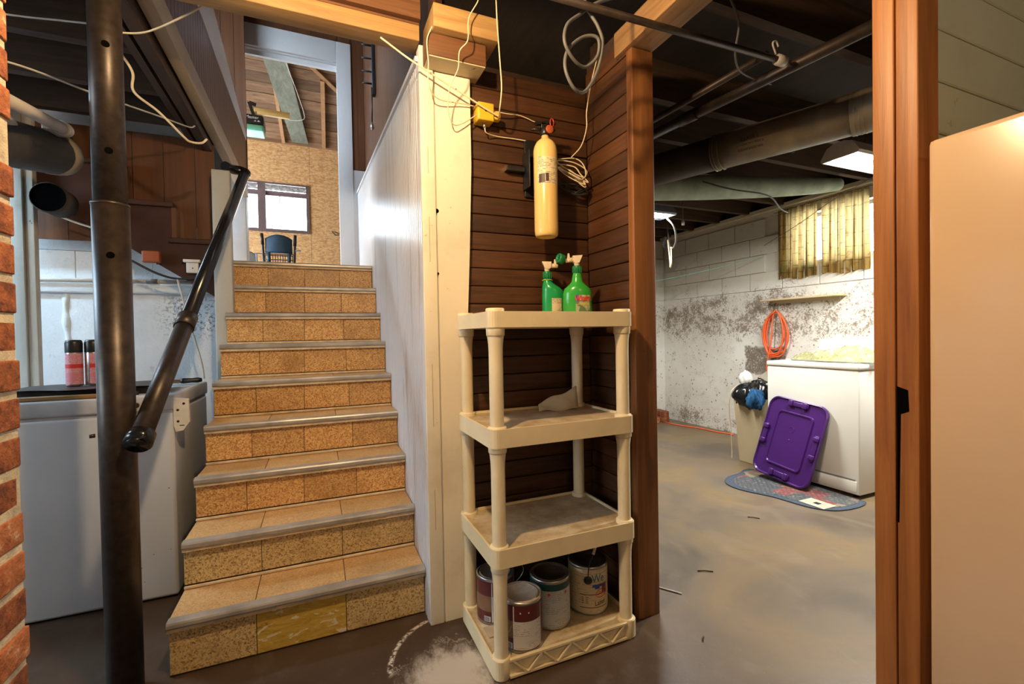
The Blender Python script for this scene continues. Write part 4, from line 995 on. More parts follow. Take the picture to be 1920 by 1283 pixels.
cable('cable', [(.628, 1.76, 2.62), (.628, 1.76, 2.597), (.590, 1.765, 2.523), (.586, 1.77, 2.439), (.557, 1.79, 2.401), (.558, 1.82, 2.345), (.530, 1.85, 2.279), (.530, 1.88, 2.20), (.555, 1.90, 2.155), (.60, 1.915, 2.17), (.672, 1.925, 2.225)], .0024, 'whitewire', 'thin cream wire zigzagging down the beam block to the yellow box', k=5)
cable('cable', [(.724, 1.80, 2.66), (.728, 1.80, 2.546), (.739, 1.805, 2.40), (.746, 1.81, 2.30), (.748, 1.84, 2.225), (.770, 1.912, 2.215)], .0030, 'whitewire', 'cream wire hanging straight down to the yellow plug')
cable('cable', [(.456, 1.83, 2.50), (.434, 1.83, 2.44), (.440, 1.84, 2.36), (.445, 1.86, 2.28), (.495, 1.90, 2.25), (.625, 1.925, 2.262), (.80, 1.94, 2.262), (.90, 1.96, 2.275), (.985, 1.97, 2.262)], .0026, 'whitewire', 'thin cream wire looping round the cream post towards the extinguisher')
cable('cable', [(.712, 1.934, 2.178), (.722, 1.94, 2.160), (.78, 1.965, 2.163), (.86, 1.968, 2.166), (.93, 1.965, 2.165)], .0026, 'whitewire', 'short cream wire running from the yellow box to the bracket')
cable('cable', [(1.262, 1.86, 2.56), (1.225, 1.86, 2.43), (1.200, 1.86, 2.30), (1.198, 1.86, 2.225), (1.180, 1.88, 2.145), (1.135, 1.90, 2.09)], .0028, 'whitewire', 'thin cream wire hanging down into the coiled cord')
cl = []
rg = random.Random(11)
for i in range(5):
    cl += [(1.075 + rg.uniform(-.01, .02), 1.925 + rg.uniform(-.02, .02), 2.085 - i*.012), (1.15 + rg.uniform(-.02, .02), 1.915, 2.095 - i*.02), (1.215 + rg.uniform(-.03, .015), 1.90, 2.06 - i*.022), (1.20 + rg.uniform(-.02, .02), 1.885, 2.00 - i*.012), (1.14 + rg.uniform(-.02, .02), 1.90, 2.02 - i*.008)]
cable('coiled_cord', cl, .0030, 'whitewire', 'bundled cream cord hanging in the corner beside the extinguisher', 'cord', 6)
cl = []
for i in range(4): cl += [(1.10 + rg.uniform(-.02, .02), 1.945, 1.99 - i*.01), (1.19, 1.93 + rg.uniform(-.02, .01), 1.97 + rg.uniform(-.03, .01)), (1.235 + rg.uniform(-.02, .015), 1.92, 1.945 + rg.uniform(-.02, .02)), (1.17, 1.93, 1.935 + rg.uniform(-.015, .015))]
cable('black_cord', cl, .0040, 'rubber', 'black cord bundle hanging below the cream coiled cord', 'cord', 6)
cc = [(.911, .437), (.954, .354), (.969, .291), (.955, .20), (.905, .118), (.850, .108), (.815, .172), (.837, .251), (.897, .306), (.949, .305), (.952, .248), (.907, .205), (.852, .214), (.812, .262), (.832, .334), (.885, .385), (.945, .43), (1.02, .47)]
cable('looped_cable', [(x, 1.40 + .010*math.sin(i*1.7), 2 + z) for i, (x, z) in enumerate([(.895, .58)] + cc)], .0062, 'greyw', 'thick grey cable hanging in two loops from the joists')

# ================================================================== refrigerator beside the doorway
rf = thing('refrigerator', 'glossy cream refrigerator side at the right edge', 'refrigerator', (1.55, .2, 0), world=True)
bx(1.20, 1.90, -.18, .548, .05, 1.645, bev=.012).obj('cabinet', 'fridge', rf)
bx(1.205, 1.895, -.235, -.185, .10, 1.12, bev=.012).obj('door', 'fridge', rf); bx(1.205, 1.895, -.235, -.185, 1.13, 1.64, bev=.012).obj('freezer_door', 'fridge', rf)
bx(1.22, 1.88, -.15, .53, 0, .05).obj('base', 'black', rf)

# ================================================================== laundry room
WX0, WX1, QY0, QY1, WT = 3.60, 4.36, 2.05, 2.785, .985
ws = thing('washing_machine', 'white top loading washing machine against the block wall', 'washer', (3.98, 2.42, 0), world=True)
bx(WX0, WX1, QY0, QY1, .03, WT-.045, bev=.012).obj('cabinet', 'washer', ws)
bx(WX0-.006, WX1, QY0-.004, QY1+.004, WT-.042, WT, bev=.012).obj('top_panel', 'washer', ws)
bx(WX0+.14, WX1-.14, QY0+.07, QY1-.07, WT+.0005, WT+.012, bev=.005).obj('lid', 'washer', ws)
bx(WX0-.004, WX0+.002, QY0+.03, QY1-.03, .135, .142).obj('kick_panel_seam', 'greytin', ws)
bx(WX0-.0035, WX0+.004, QY0+.02, QY1-.02, .05, .128, bev=.003).obj('kick_panel', 'washer', ws)
for x in (WX0+.06, WX1-.06):
    for y in (QY0+.06, QY1-.06): B().cyl((x, y, 0), (x, y, .032), .02, n=12).obj('foot', 'black', ws)
b = B(); b.prism([(WX1-.14, WT), (WX1, WT), (WX1, WT+.17), (WX1-.05, WT+.17)], 'y', QY0+.01, QY1-.01); cn = b.obj('console', 'washer', ws)
b = B(); b.prism([(WX1-.126, WT+.022), (WX1-.060, WT+.148), (WX1-.062, WT+.149), (WX1-.128, WT+.023)], 'y', QY0+.04, QY1-.04); b.obj('console_fascia', 'bagwhite', cn)
rg = random.Random(21)
def bagz(u, v):
    e = (math.sin(PI*u)**.4)*(math.sin(PI*v)**.5); return WT+.013 + e*(.062 + .034*math.sin(7*u+2)*math.cos(5*v) + .028*math.sin(19*u+11*v) + rg.uniform(-.022, .022))
b = B(); b.grid(lambda u, v: (3.70 + .42*v + .02*math.sin(u*9), 2.02 + .64*u + .02*math.sin(v*8), bagz(u, v)), 34, 20)
b.grid(lambda u, v: (3.70 + .42*v + .02*math.sin(u*9), 2.02 + .64*u + .02*math.sin(v*8), WT+.0125), 34, 20)
tag(b.obj('plastic_bag', 'clearbag'), 'crumpled yellowish clear plastic bag on the washing machine', 'bag')

# purple tote lid leaning on the washer
LW, LH = .50, .665
t = thing('tote_lid', 'purple plastic tote lid leaning against the washing machine', 'lid', (3.405, 2.560, .008))
def rr2(w_, h_, r, z, n=6): return [(x, y, z) for x, y in rrect(-w_/2, w_/2, 0-h_/2, h_/2, r, n)]
b = B(); loops = [rr2(LW, LH, .085, -.012), rr2(LW, LH, .085, 0.010), rr2(LW-.018, LH-.018, .078, .014), rr2(LW-.036, LH-.036, .07, 0.0), rr2(LW-.11, LH-.13, .05, 0.0), rr2(LW-.19, LH-.21, .035, .0), rr2(LW-.198, LH-.218, .033, .011), rr2(LW-.215, LH-.235, .03, .011), rr2(LW-.225, LH-.245, .028, .002)]
n = len(loops[0]); vs = [p for lo in loops for p in lo]
b._add(vs, [(i*n+k, i*n+(k+1) % n, (i+1)*n+(k+1) % n, (i+1)*n+k) for i in range(len(loops)-1) for k in range(n)] + [tuple(range((len(loops)-1)*n, len(loops)*n))])
LM = Matrix.Rotation(0, 4, 'Z')
lid_o = b.obj('panel', 'purple', t)
def lidhandle(cx_, cy_, w_, h_):
    b = B(); hx, hy = w_/2, h_/2; horiz = w_ > h_
    b.box(cx_-hx, cx_+hx, cy_-hy, cy_+hy, .0, .016, bev=.006)
    if horiz:
        for sx_ in (-1, 1): b.box(cx_+sx_*hx*.72-.018, cx_+sx_*hx*.72+.018, cy_-hy*1.25, cy_+hy*1.25, .002, .026, bev=.006)
    else:
        for sy_ in (-1, 1): b.box(cx_-hx*1.25, cx_+hx*1.25, cy_+sy_*hy*.72-.018, cy_+sy_*hy*.72+.018, .002, .026, bev=.006)
    return b.obj('latch', 'purple', t)
parts = [lid_o, lidhandle(0, LH/2-.035, .17, .038), lidhandle(0, -LH/2+.045, .17, .042), lidhandle(-LW/2+.035, -.0, .038, .17), lidhandle(LW/2-.035, 0, .038, .20)]
bb = B(); bb.tube([(.022*math.cos(q), .085+.022*math.sin(q), .0025) for q in [2*PI*k/24 for k in range(25)]], .0014, 5); parts.append(bb.obj('embossed_ring', 'purple', t))
bb = B(); bb.lathe([(0, .004), (.006, .0035), (.008, .002)], n=12); parts.append(bb.obj('moulding_gate', 'purple', t))
# local x -> -y of the room (right in view), local y -> up and back towards the washer, local z -> towards -x
tilt = math.radians(15.5); roll = math.radians(-6.5)
Rm = Matrix(((0, math.sin(tilt), -math.cos(tilt)), (-1, 0, 0), (0, math.cos(tilt), math.sin(tilt)))).to_4x4()
Tm = Rm @ Matrix.Rotation(roll, 4, 'Z') @ Matrix.Translation((0, LH/2+.028, 0))
for p in parts: p.data.transform(Tm)

# waste bin with bags
wb_ = thing('waste_bin', 'tan plastic waste bin overflowing beside the washing machine', 'bin', (3.86, 3.04, 0), world=True)
def binring(k, z): return [(x, y, z) for x, y in rrect(3.86-.20*k, 3.86+.20*k, 3.04-.17*k, 3.04+.17*k, .04*k, 4)]
b = B(); L_ = [binring(.80, .0), binring(.82, .01), binring(1.0, .60), binring(1.05, .60), binring(1.05, .625), binring(.98, .625), binring(.80, .03)]; n = len(L_[0])
b._add([p for q in L_ for p in q], [(i*n+k, i*n+(k+1) % n, (i+1)*n+(k+1) % n, (i+1)*n+k) for i in range(len(L_)-1) for k in range(n)] + [tuple(range(n))]); b.obj('tub', 'binplastic', wb_)
rg = random.Random(4)
def lump(name, c, rx, ry, rz_, mat, seed, amp=.22, nu=22, nv=14, parent=None):
    q = random.Random(seed); ph = [q.uniform(0, 6) for _ in range(8)]
    def fn(u, v):
        a, e = 2*PI*u, PI*(v-.5); k = 1 + amp*(math.sin(3*a+ph[0])*math.cos(2*e+ph[1])*.5 + math.sin(7*a+ph[2]+3*e)*.28 + math.sin(11*a+ph[3])*math.sin(6*e+ph[4])*.22)
        return (c[0]+rx*k*math.cos(a)*math.cos(e), c[1]+ry*k*math.sin(a)*math.cos(e), c[2]+rz_*k*math.sin(e))
    b = B(); b.grid(fn, nu, nv); bmesh.ops.remove_doubles(b.bm, verts=b.bm.verts[:], dist=1e-4)
    return b.obj(name, mat, parent)
tag(lump('rubbish_bag', (3.80, 3.04, .63), .205, .185, .135, 'bagblack', 2, .34, 40, 26), 'glossy black rubbish bag bulging from the waste bin', 'bag')
tag(lump('blue_cloth', (3.63, 2.925, .625), .045, .075, .075, 'clothblue', 5, .55, 34, 22), 'blue cloth hanging over the edge of the waste bin', 'cloth')
tag(lump('white_bag', (3.76, 3.13, .785), .06, .055, .07, 'bagwhite', 8, .4), 'small white plastic bag on top of the waste bin', 'bag')
tag(lump('white_scrap', (3.78, 2.87, .755), .05, .05, .022, 'bagwhite', 9, .3), 'white plastic scrap on the black rubbish bag beside the washer', 'scrap')
tag(B().prism([(2.80, .66), (2.92, .93), (3.12, .80), (3.14, .66)], 'x', 3.905, 3.911).obj('cardboard_sheet', 'card'), 'grey cardboard sheet sticking up from the waste bin', 'cardboard')
# drawstring
cable('drawstring', [(3.70, 3.17, .73), (3.645, 3.205, .66), (3.63, 3.215, .50), (3.645, 3.21, .30), (3.66, 3.215, .12), (3.655, 3.21, .012)], .004, 'whitewire', 'pale yellow drawstring hanging down the side of the waste bin', 'string')

# half round patchwork rug
pl = [(3.585, 2.005), (3.50, 1.975), (3.36, 1.972), (3.23, 2.005), (3.155, 2.09), (3.128, 2.19), (3.105, 2.36), (3.04, 2.52), (3.02, 2.64), (3.06, 2.75), (3.17, 2.835), (3.33, 2.865), (3.585, 2.87)]
out = spline(pl + [pl[0]], 4)[:-1]; out = [(p.x, p.y) for p in out]; cxm, cym = 3.40, 2.42
rgt = thing('patchwork_rug', 'patchwork half oval rug in front of the washing machine', 'rug', (3.4, 2.42, 0), world=True)
inn = [(x + (.045 if x < 3.5 else -.0)*((cxm-x)/max(.05, abs(cxm-x))), y + .04*((cym-y)/max(.05, abs(cym-y)))) for x, y in out]
b = B(); b.prism(inn, 'z', .001, .0075); b.obj('patchwork_field', 'rug', rgt)
b = B(); b.prism(out, 'z', .0005, .0060); b.obj('border', 'rugedge', rgt)
b = B(); b.tube([(x, y, .005) for x, y in out] + [(out[0][0], out[0][1], .005)], .0045, 6); b.obj('bound_edge', 'rugedge', rgt)
hs = thing('motif', None, None, (3.25, 2.13, .0085)); hs.parent = rgt; hs.matrix_parent_inverse = Matrix.Translation(-rgt.location)
bx(-.07, .07, -.09, .09, 0, .0012).obj('motif_field', 'card', hs); bx(-.02, .02, -.02, .02, .0012, .002).obj('motif_house', 'chairdark', hs)

# curtains
cu_g = 'laundry window curtains'
def curtain_panel(y0, y1, lab, ph, nf):
    b = B()
    def fn(u, v):
        fold = math.sin(2*PI*nf*u + ph) + .35*math.sin(2*PI*nf*2.3*u + 1.3*ph)
        z = 1.795 + (2.535-1.795)*v + (.012*math.sin(9*u) if v < .02 else 0)
        amp = .021*(1 - .45*v); return (4.612 + amp*fold, y1 + (y0-y1)*u + .017*math.cos(2*PI*nf*u + ph)*(1-.5*v), z - .010*(1-v)*u)
    b.grid(fn, 150, 16); o = b.obj('curtain', 'curtain'); tag(o, lab, 'curtain', cu_g); return o
curtain_panel(2.995, 3.415, 'bamboo print yellow curtain, the half above the hanging cord', .4, 5)
curtain_panel(2.545, 2.975, 'bamboo print yellow curtain, the half above the washing machine', 1.9, 6)
cable('curtain_wire', [(4.615, 3.47, 2.52), (4.612, 3.0, 2.53), (4.615, 2.3, 2.535)], .003, 'twig', 'thin dark wire carrying the bamboo print curtains', 'wire')
# wall shelf, hanging cord
wsf = thing('wall_shelf', 'short pale board shelf on the block wall below the curtains', 'shelf', (4.6, 3.15, 1.57), world=True)
bx(4.50, 4.649, 2.75, 3.56, 1.565, 1.583, bev=.002).obj('board', 'shelfwood', wsf)
bx(4.625, 4.649, 2.80, 3.50, 1.535, 1.564).obj('cleat', 'shelfwood', wsf)
hk = B().tube(spline([(4.648, 3.46, 1.54), (4.60, 3.46, 1.53), (4.585, 3.46, 1.455), (4.60, 3.46, 1.44), (4.615, 3.46, 1.455)], 5), .004, 6).obj('wall_hook', 'steel'); tag(hk, 'thin metal hook holding the orange cord', 'hook')
cl = []; rg = random.Random(9)
for i in range(7):
    wd = rg.uniform(.09, .155); bt = rg.uniform(.95, 1.05); x = 4.60 + rg.uniform(-.022, .022); ox = rg.uniform(-.02, .02)
    cl += [(x, 3.46 + rg.uniform(-.015, .015), 1.452 + rg.uniform(-.006, .012)), (x+.004, 3.46+wd*.75+ox, 1.35), (x, 3.46+wd+ox, 1.17), (x, 3.46+wd*.55+ox, bt+.02), (x, 3.46+ox, bt), (x+.01, 3.46-wd*.6+ox, bt+.04), (x, 3.46-wd+ox, 1.19), (x, 3.46-wd*.7, 1.36)]
cl += [(4.60, 3.47, 1.44), (4.585, 3.50, 1.1), (4.58, 3.53, .95), (4.585, 3.55, .82), (4.59, 3.52, .72)]
cable('extension_cord', cl, .0075, 'orangewire', 'coiled orange extension cord hanging on the block wall', 'cord', 5)
cable('floor_cord', [(4.56, 3.98, .008), (4.50, 4.20, .008), (4.48, 4.45, .008), (4.42, 4.62, .008), (4.38, 4.85, .008), (4.42, 5.02, .012), (4.46, 5.15, .075), (4.45, 5.2, .08)], .008, 'orangewire', 'orange cord trailing over the laundry floor to the bricks', 'cord')
mbk = mesh_box('red_brick', .11, .22, .075, .005, 2)
for k, (x, y, z, rz_) in enumerate(((4.40, 5.06, .038, .1), (4.42, 5.07, .114, -.15), (4.22, 5.05, .038, .3))):
    o = link('red_brick', mbk, 'brick'); o.location = (x, y, z); o.rotation_euler = (0, 0, rz_); tag(o, ['lower red brick of the stack in the laundry corner', 'upper red brick of the stack in the laundry corner', 'single red brick beside the brick stack in the laundry corner'][k], 'brick', 'bricks in the laundry corner')
# clothes line with a clip
cable('clothes_line', [(2.2, 5.1, 1.98), (3.3, 4.9, 1.905), (3.85, 4.72, 1.89), (4.2, 4.3, 1.95), (4.63, 3.62, 2.075)], .003, 'mint', 'thin pale green line strung across the laundry corner', 'line')
t = thing('line_clip', 'small white clip on the pale green line', 'clip', (3.72, 4.77, 1.885)); B().box(-.03, .03, -.008, .008, -.04, .012, bev=.004).obj('jaw', 'bagwhite', t); B().box(-.012, .012, -.012, .012, -.018, .0, bev=.002).obj('spring', 'steel', t)
cable('clothes_wire', [(4.63, 3.60, 2.20), (4.40, 3.05, 2.29), (4.2, 2.55, 2.40), (4.0, 1.9, 2.50)], .003, 'greyw', 'thin dark wire crossing in front of the curtains', 'wire')

# lamps
def tubelamp(loc, length, label, refl, em, watts, colr, rz=0, watts_name='tube_light'):
    t = thing('shop_light', label, 'lamp', loc, rz)
    pr = [(-.105, -.035), (-.115, -.020), (-.075, .045), (-.03, .062), (.03, .062), (.075, .045), (.115, -.020), (.105, -.035)]
    b = B(); vs = []
    for xx in (0, length): vs += [(xx, y, z) for y, z in pr]
    n = len(pr); b._add(vs, [(k, k+1, n+k+1, n+k) for k in range(n-1)]); o = b.obj('reflector', refl, t); m = o.modifiers.new('thickness', 'SOLIDIFY'); m.thickness = .003
    for xx in (-.004, length): B().prism(pr, 'x', xx, xx+.004).obj('end_plate', refl, t)
    B().cyl((.006, -.05, -.012), (.032, -.05, -.012), .018, n=14).obj('lamp_holder', 'bagwhite', t)
    for y in (-.05, .05): B().cyl((.02, y, -.018), (length-.02, y, -.018), .013, n=12).obj('fluorescent_tube', em, t)
    for xx in (.25, length-.25): B().cyl((xx, 0, .06), (xx, 0, 2.58-loc[2]), .003, n=6).obj('hanging_chain', 'steel', t)
    ld = bpy.data.lights.new(watts_name, 'AREA'); ld.shape = 'RECTANGLE'; ld.size = length-.1; ld.size_y = .16; ld.energy = watts; ld.color = colr
    lo = bpy.data.objects.new(watts_name, ld); C.objects.link(lo); lo.parent = t; lo.location = (length/2, 0, -.045)
    return t
tubelamp((2.98, 1.80, 2.335), 1.22, 'white fluorescent shop light hanging beside the round duct', 'whitetin', 'tube', TUBE_W, TUBE_COL)
tubelamp((2.10, 3.34, 2.345), .92, 'grey fluorescent shop light seen past the doorway post', 'greytin', 'tube', TUBE2_W, TUBE_COL)
tubelamp((-3.1, 3.05, 2.40), 1.22, 'added cool white fluorescent light, out of view on the freezer side', 'whitetin', 'tubecool', COOL_W, COOL_COL)  # unseen lamp, added to throw cool light on the freezer wall
# bare bulb over the shelf, just above the frame
def bare_bulb(x, y, label, watts):
  bl_ = thing('ceiling_bulb', label, 'lamp', (x, y, 2.58))
  B().lathe([(0, 0), (.055, 0), (.055, -.015), (.03, -.03), (.022, -.045), (0, -.045)], n=24).obj('socket', 'bagwhite', bl_)
  B().lathe([(.012, -.045), (.016, -.055), (.028, -.080), (.030, -.095), (.024, -.112), (.010, -.121), (0, -.122)], n=24).obj('bulb', 'bulb', bl_)
  ld = bpy.data.lights.new('bulb_light', 'POINT'); ld.energy = watts; ld.color = BULB_COL; ld.shadow_soft_size = .035
  lo = bpy.data.objects.new('bulb_light', ld); C.objects.link(lo); lo.parent = bl_; lo.location = (0, 0, -.162)
bare_bulb(.05, 1.0, 'bare warm light bulb in the ceiling socket in front of the stairs', BULB_W)
bare_bulb(.9, -1.0, 'bare warm light bulb in the ceiling socket behind the refrigerator front', REAR_W)

# ducts and pipes in the laundry ceiling
du = thing('round_duct', 'dusty brown round sheet metal duct under the laundry joists', 'duct', (2.4, 2.2, 2.4), world=True)
D0, D1 = V(2.02, 3.12, 2.40), V(2.86, 1.12, 2.40); dv = (D1-D0).normalized()
B().cyl(D0, D0 + dv*1.0, .104, n=32).obj('section', 'ductdark', du)
B().cyl(D0 + dv*.98, D0 + dv*1.72, .107, n=32).obj('section', 'galv', du)
B().cyl(D0 + dv*1.70, D1, .112, n=32).obj('section', 'galv', du)
for q in (.985, 1.0, 1.03, 1.72, 1.74, 1.76): B().tube([D0 + dv*(q-.004), D0 + dv*q, D0 + dv*(q+.004)], .11, 32, False, [.105, .115, .105]).obj('crimp_ring', 'galv', du)
for k in range(3):
    nh = V(dv.y, -dv.x, 0); ph = -.02 - .27*k; q = D0 + dv*1.22 + (nh*math.cos(ph) + V(0, 0, math.sin(ph)))*.1078
    text_flat(['CLASS 1', 'underwriters', 'laboratories'][k], .026, q, dv, V(0, 0, math.cos(ph)) - nh*math.sin(ph), 1.1, .0006).obj('stamped_print', 'darkprint', du)
gd = thing('wrapped_duct', 'pale green wrapped flexible duct running towards the block wall', 'duct', (3.1, 2.75, 2.42), world=True)
path = spline([(2.30, 3.03, 2.415), (2.6, 2.93, 2.415), (3.1, 2.78, 2.43), (3.55, 2.66, 2.445), (3.95, 2.58, 2.475), (4.2, 2.55, 2.505)], 6)
B().tube(path, .09, 24, True, [.098 - .045*max(0, (i/(len(path)-1)-.35)/.65) for i in range(len(path))]).obj('wrap', 'ductgreen', gd)
for i in (10, 17): B().tube([path[i]-(path[i+1]-path[i])*.12, path[i]+(path[i+1]-path[i])*.12], .1, 24, False, [.097 - .045*max(0, (i/(len(path)-1)-.35)/.65)]*2).obj('band', 'galv', gd)
cable('sagging_wire', [(2.75, 2.95, 2.56), (2.95, 2.62, 2.36), (3.25, 2.50, 2.30), (3.6, 2.65, 2.27), (3.9, 2.8, 2.30)], .006, 'greyw', 'dark cable sagging across the pale green duct')
ip = thing('iron_pipe', 'dark iron pipe running along the laundry ceiling', 'pipe', (1.93, 1.6, 2.42), world=True)
B().cyl((1.80, 2.62, 2.42), (2.06, .70, 2.42), .026, n=18).obj('pipe', 'ironpipe', ip); B().cyl((1.885, 1.98, 2.42), (1.90, 1.87, 2.42), .031, n=18).obj('coupling', 'ironpipe', ip)
tag(B().cyl((1.74, 2.62, 2.45), (1.83, 1.40, 2.45), .016, n=14).obj('water_pipe', 'ironpipe'), 'thin dark water pipe beside the larger iron pipe', 'pipe')
cp_ = thing('cross_pipe', 'dark pipe crossing overhead from the looped cable to the iron pipe', 'pipe', (1.35, 1.36, 2.4), world=True)
B().cyl((.55, 1.39, 2.40), (1.86, 1.352, 2.40), .013, n=14).obj('pipe', 'ironpipe', cp_)
b = B(); b.lathe([(.013, -.03), (.022, -.025), (.022, .02), (.013, .025)], n=12); b.xf(Matrix.Translation((1.85, 1.352, 2.40)) @ Matrix.Rotation(PI/2, 4, 'Y')); b.obj('valve_body', 'pvc', cp_)
B().tube(spline([(1.82, 1.352, 2.42), (1.80, 1.352, 2.46), (1.82, 1.352, 2.475), (1.835, 1.352, 2.455)], 5), .004, 6).obj('wire_tie', 'pvc', cp_)
cable('ceiling_wire', [(1.50, 1.32, 2.58), (1.60, 1.35, 2.50), (1.66, 1.42, 2.42), (1.80, 1.50, 2.415), (2.05, 1.55, 2.44)], .005, 'greyw', 'dark cable sagging above the cross pipe')
t = thing('old_fixture', 'old lamp socket with a dangling cord between duct and shop light', 'socket', (2.82, 1.98, 2.50))
B().lathe([(0, .08), (.07, .08), (.07, .05), (.05, .04), (.04, .01), (0, .01)], n=18).obj('canopy', 'ductgreen', t)
B().tube(spline([(.0, 0, .02), (-.02, -.01, -.03), (.01, 0, -.08), (-.01, 0, -.12)], 5), .012, 8).obj('socket_cord', 'chairdark', t)
cable('lamp_cord', [(2.96, 3.30, 2.30), (2.98, 3.22, 2.20), (3.06, 3.28, 2.10), (3.16, 3.42, 2.06), (3.30, 3.62, 2.10), (3.40, 3.75, 2.22), (3.42, 3.8, 2.40)], .008, 'greyw', 'grey cord looping down from the far shop light')
cable('hanging_cord', [(3.36, 3.72, 2.20), (3.33, 3.66, 1.98), (3.28, 3.60, 1.90), (3.22, 3.52, 1.93), (3.20, 3.50, 2.08)], .007, 'whitewire', 'cream cord loop hanging below the far shop light')
t = thing('wire_bundle', 'dark bundle of wires hanging by the far shop light', 'wires', (3.40, 3.78, 2.16))
for k in range(5): B().tube(spline([(-.08+.01*k, -.03, .02*k), (-.02, 0, -.03+.015*k), (.04, .02, .03+.01*k), (.05, .03, .12)], 5), .007, 6).obj('wire', 'chairdark', t)
t = thing('pendant_socket', 'small pendant socket hanging from a wire under the wrapped duct', 'socket', (3.28, 3.42, 2.30)); B().cyl((0, 0, 0), (0, 0, .28), .004, n=6).obj('wire', 'greyw', t); B().lathe([(0, -.02), (.014, -.02), (.016, .0), (.012, .03), (0, .03)], n=12).obj('socket', 'pvc', t)

# ================================================================== pipes, ducts and wires in the left ceiling
pv = thing('drain_pipe', 'dusty white plastic drain pipe with elbow at upper left', 'pipe', (-1.0, 2.4, 2.1), world=True)
B().tube([(-.95, 2.03, 2.068), (-1.012, 2.65, 2.199)], .023, 20).obj('pipe', 'pvc', pv)
B().tube(spline([(-1.010, 2.63, 2.195), (-1.014, 2.67, 2.204), (-1.026, 2.70, 2.21), (-1.055, 2.71, 2.213), (-1.10, 2.71, 2.213)], 5), .029, 20).obj('elbow', 'pvc', pv)
B().tube([(-1.009, 2.622, 2.193), (-1.012, 2.645, 2.198)], .032, 20).obj('elbow_rim', 'pvc', pv)
pv2 = thing('branch_pipe', 'shorter white plastic pipe end below the drain pipe', 'pipe', (-.95, 1.95, 1.95), world=True)
B().cyl((-1.10, 2.15, 2.06), (-1.115, 2.42, 2.115), .034, n=18).obj('pipe', 'pvc', pv2); B().cyl((-1.112, 2.36, 2.103), (-1.117, 2.45, 2.121), .042, n=18).obj('hub', 'pvc', pv2)
dk = thing('heating_duct', 'dark round duct below the white drain pipe', 'duct', (-.98, 2.4, 2.0), world=True)
B().tube([(-1.16, 2.0, 1.955), (-1.15, 2.40, 2.04), (-1.115, 2.82, 2.14)], .095, 26).obj('duct', 'ductdark', dk)
B().tube([(-1.117, 2.79, 2.133), (-1.112, 2.86, 2.15)], .098, 26, True, [.0985, .096]).obj('end_collar', 'galv', dk)
dk2 = thing('duct_stub', 'black round duct opening between the weathered post and the stairs', 'duct', (-1.45, 3.45, 2.1), world=True)
B().cyl((-1.335, 3.31, 2.05), (-1.335, 3.44, 2.05), .08, n=26).obj('duct', 'ductdark', dk2)
B().lathe([(.078, -.005), (.084, 0), (.078, .01)], n=26).xf(Matrix.Translation((-1.335, 3.31, 2.05)) @ Matrix.Rotation(PI/2, 4, 'X')).obj('rim', 'ductdark', dk2)
B().lathe([(0, 0), (.077, 0)], n=26).xf(Matrix.Translation((-1.335, 3.309, 2.05)) @ Matrix.Rotation(PI/2, 4, 'X')).obj('opening', 'hole_shade', dk2)
cable('ceiling_wire', [(-1.6, 2.50, 2.575), (-1.17, 2.50, 2.575), (-.90, 2.45, 2.572), (-.66, 2.40, 2.572)], .0038, 'whitewire2', 'pale cable stretched along the joists, left of the column')
cable('ceiling_wire', [(-.72, 2.30, 2.48), (-.60, 2.26, 2.485), (-.44, 2.12, 2.50), (-.33, 2.03, 2.53)], .0038, 'whitewire', 'pale cable running from the column to the header beam')
cable('ceiling_wire', [(-1.25, 2.0, 2.19), (-.992, 2.2, 2.252), (-.861, 2.5, 2.315), (-.725, 2.9, 2.415), (-.645, 3.13, 2.47), (-.625, 3.18, 2.50)], .004, 'whitewire2', 'grey wire slanting behind the column to the trimmer beam')
cable('ceiling_wire', [(-.80, 2.55, 2.56), (-.765, 2.55, 2.52), (-.735, 2.57, 2.46), (-.735, 2.58, 2.38), (-.66, 2.64, 2.33), (-.582, 2.70, 2.255), (-.560, 2.74, 2.245), (-.52, 2.78, 2.26), (-.50, 2.80, 2.29)], .0055, 'whitewire', 'thick pale cable drooping beside the bulkhead trim')
cable('ceiling_wire', [(-1.48, 3.46, 2.05), (-1.30, 3.45, 1.96), (-1.12, 3.44, 1.90)], .006, 'whitewire2', 'pale wire crossing the black duct opening')
t = thing('orange_bracket', 'orange brown plastic box under the brown stair stringer', 'box', (-.925, 3.46, 1.735)); B().box(-.045, .045, -.02, .03, 0, .07, bev=.008).obj('box', 'orangeplastic', t); B().cyl((.03, -.01, -.012), (.03, -.01, 0.002), .004, n=8).obj('screw', 'steel', t)
cd = thing('wall_conduit', 'grey white conduit along the rough white wall', 'conduit', (-1.1, 3.70, 1.62), world=True)
B().cyl((-2.4, 3.705, 1.634), (-.64, 3.705, 1.648), .013, n=12).obj('pipe', 'whitewire2', cd); B().cyl((-1.02, 3.705, 1.645), (-.96, 3.705, 1.6455), .016, n=12).obj('coupling', 'greyw', cd)
cable('black_cord', [(-1.16, 3.46, 1.83), (-1.02, 3.46, 1.74), (-.90, 3.47, 1.67), (-.80, 3.48, 1.642), (-.68, 3.48, 1.655), (-.62, 3.47, 1.70)], .007, 'rubber', 'black cord sagging below the brown stair stringer', 'cord')
cable('hanging_cord', [(-.80, 3.48, 1.640), (-.785, 3.50, 1.55), (-.755, 3.52, 1.38), (-.70, 3.54, 1.12), (-.685, 3.54, 1.0)], .006, 'whitewire2', 'pale cord hanging down the white wall behind the handrail', 'cord')
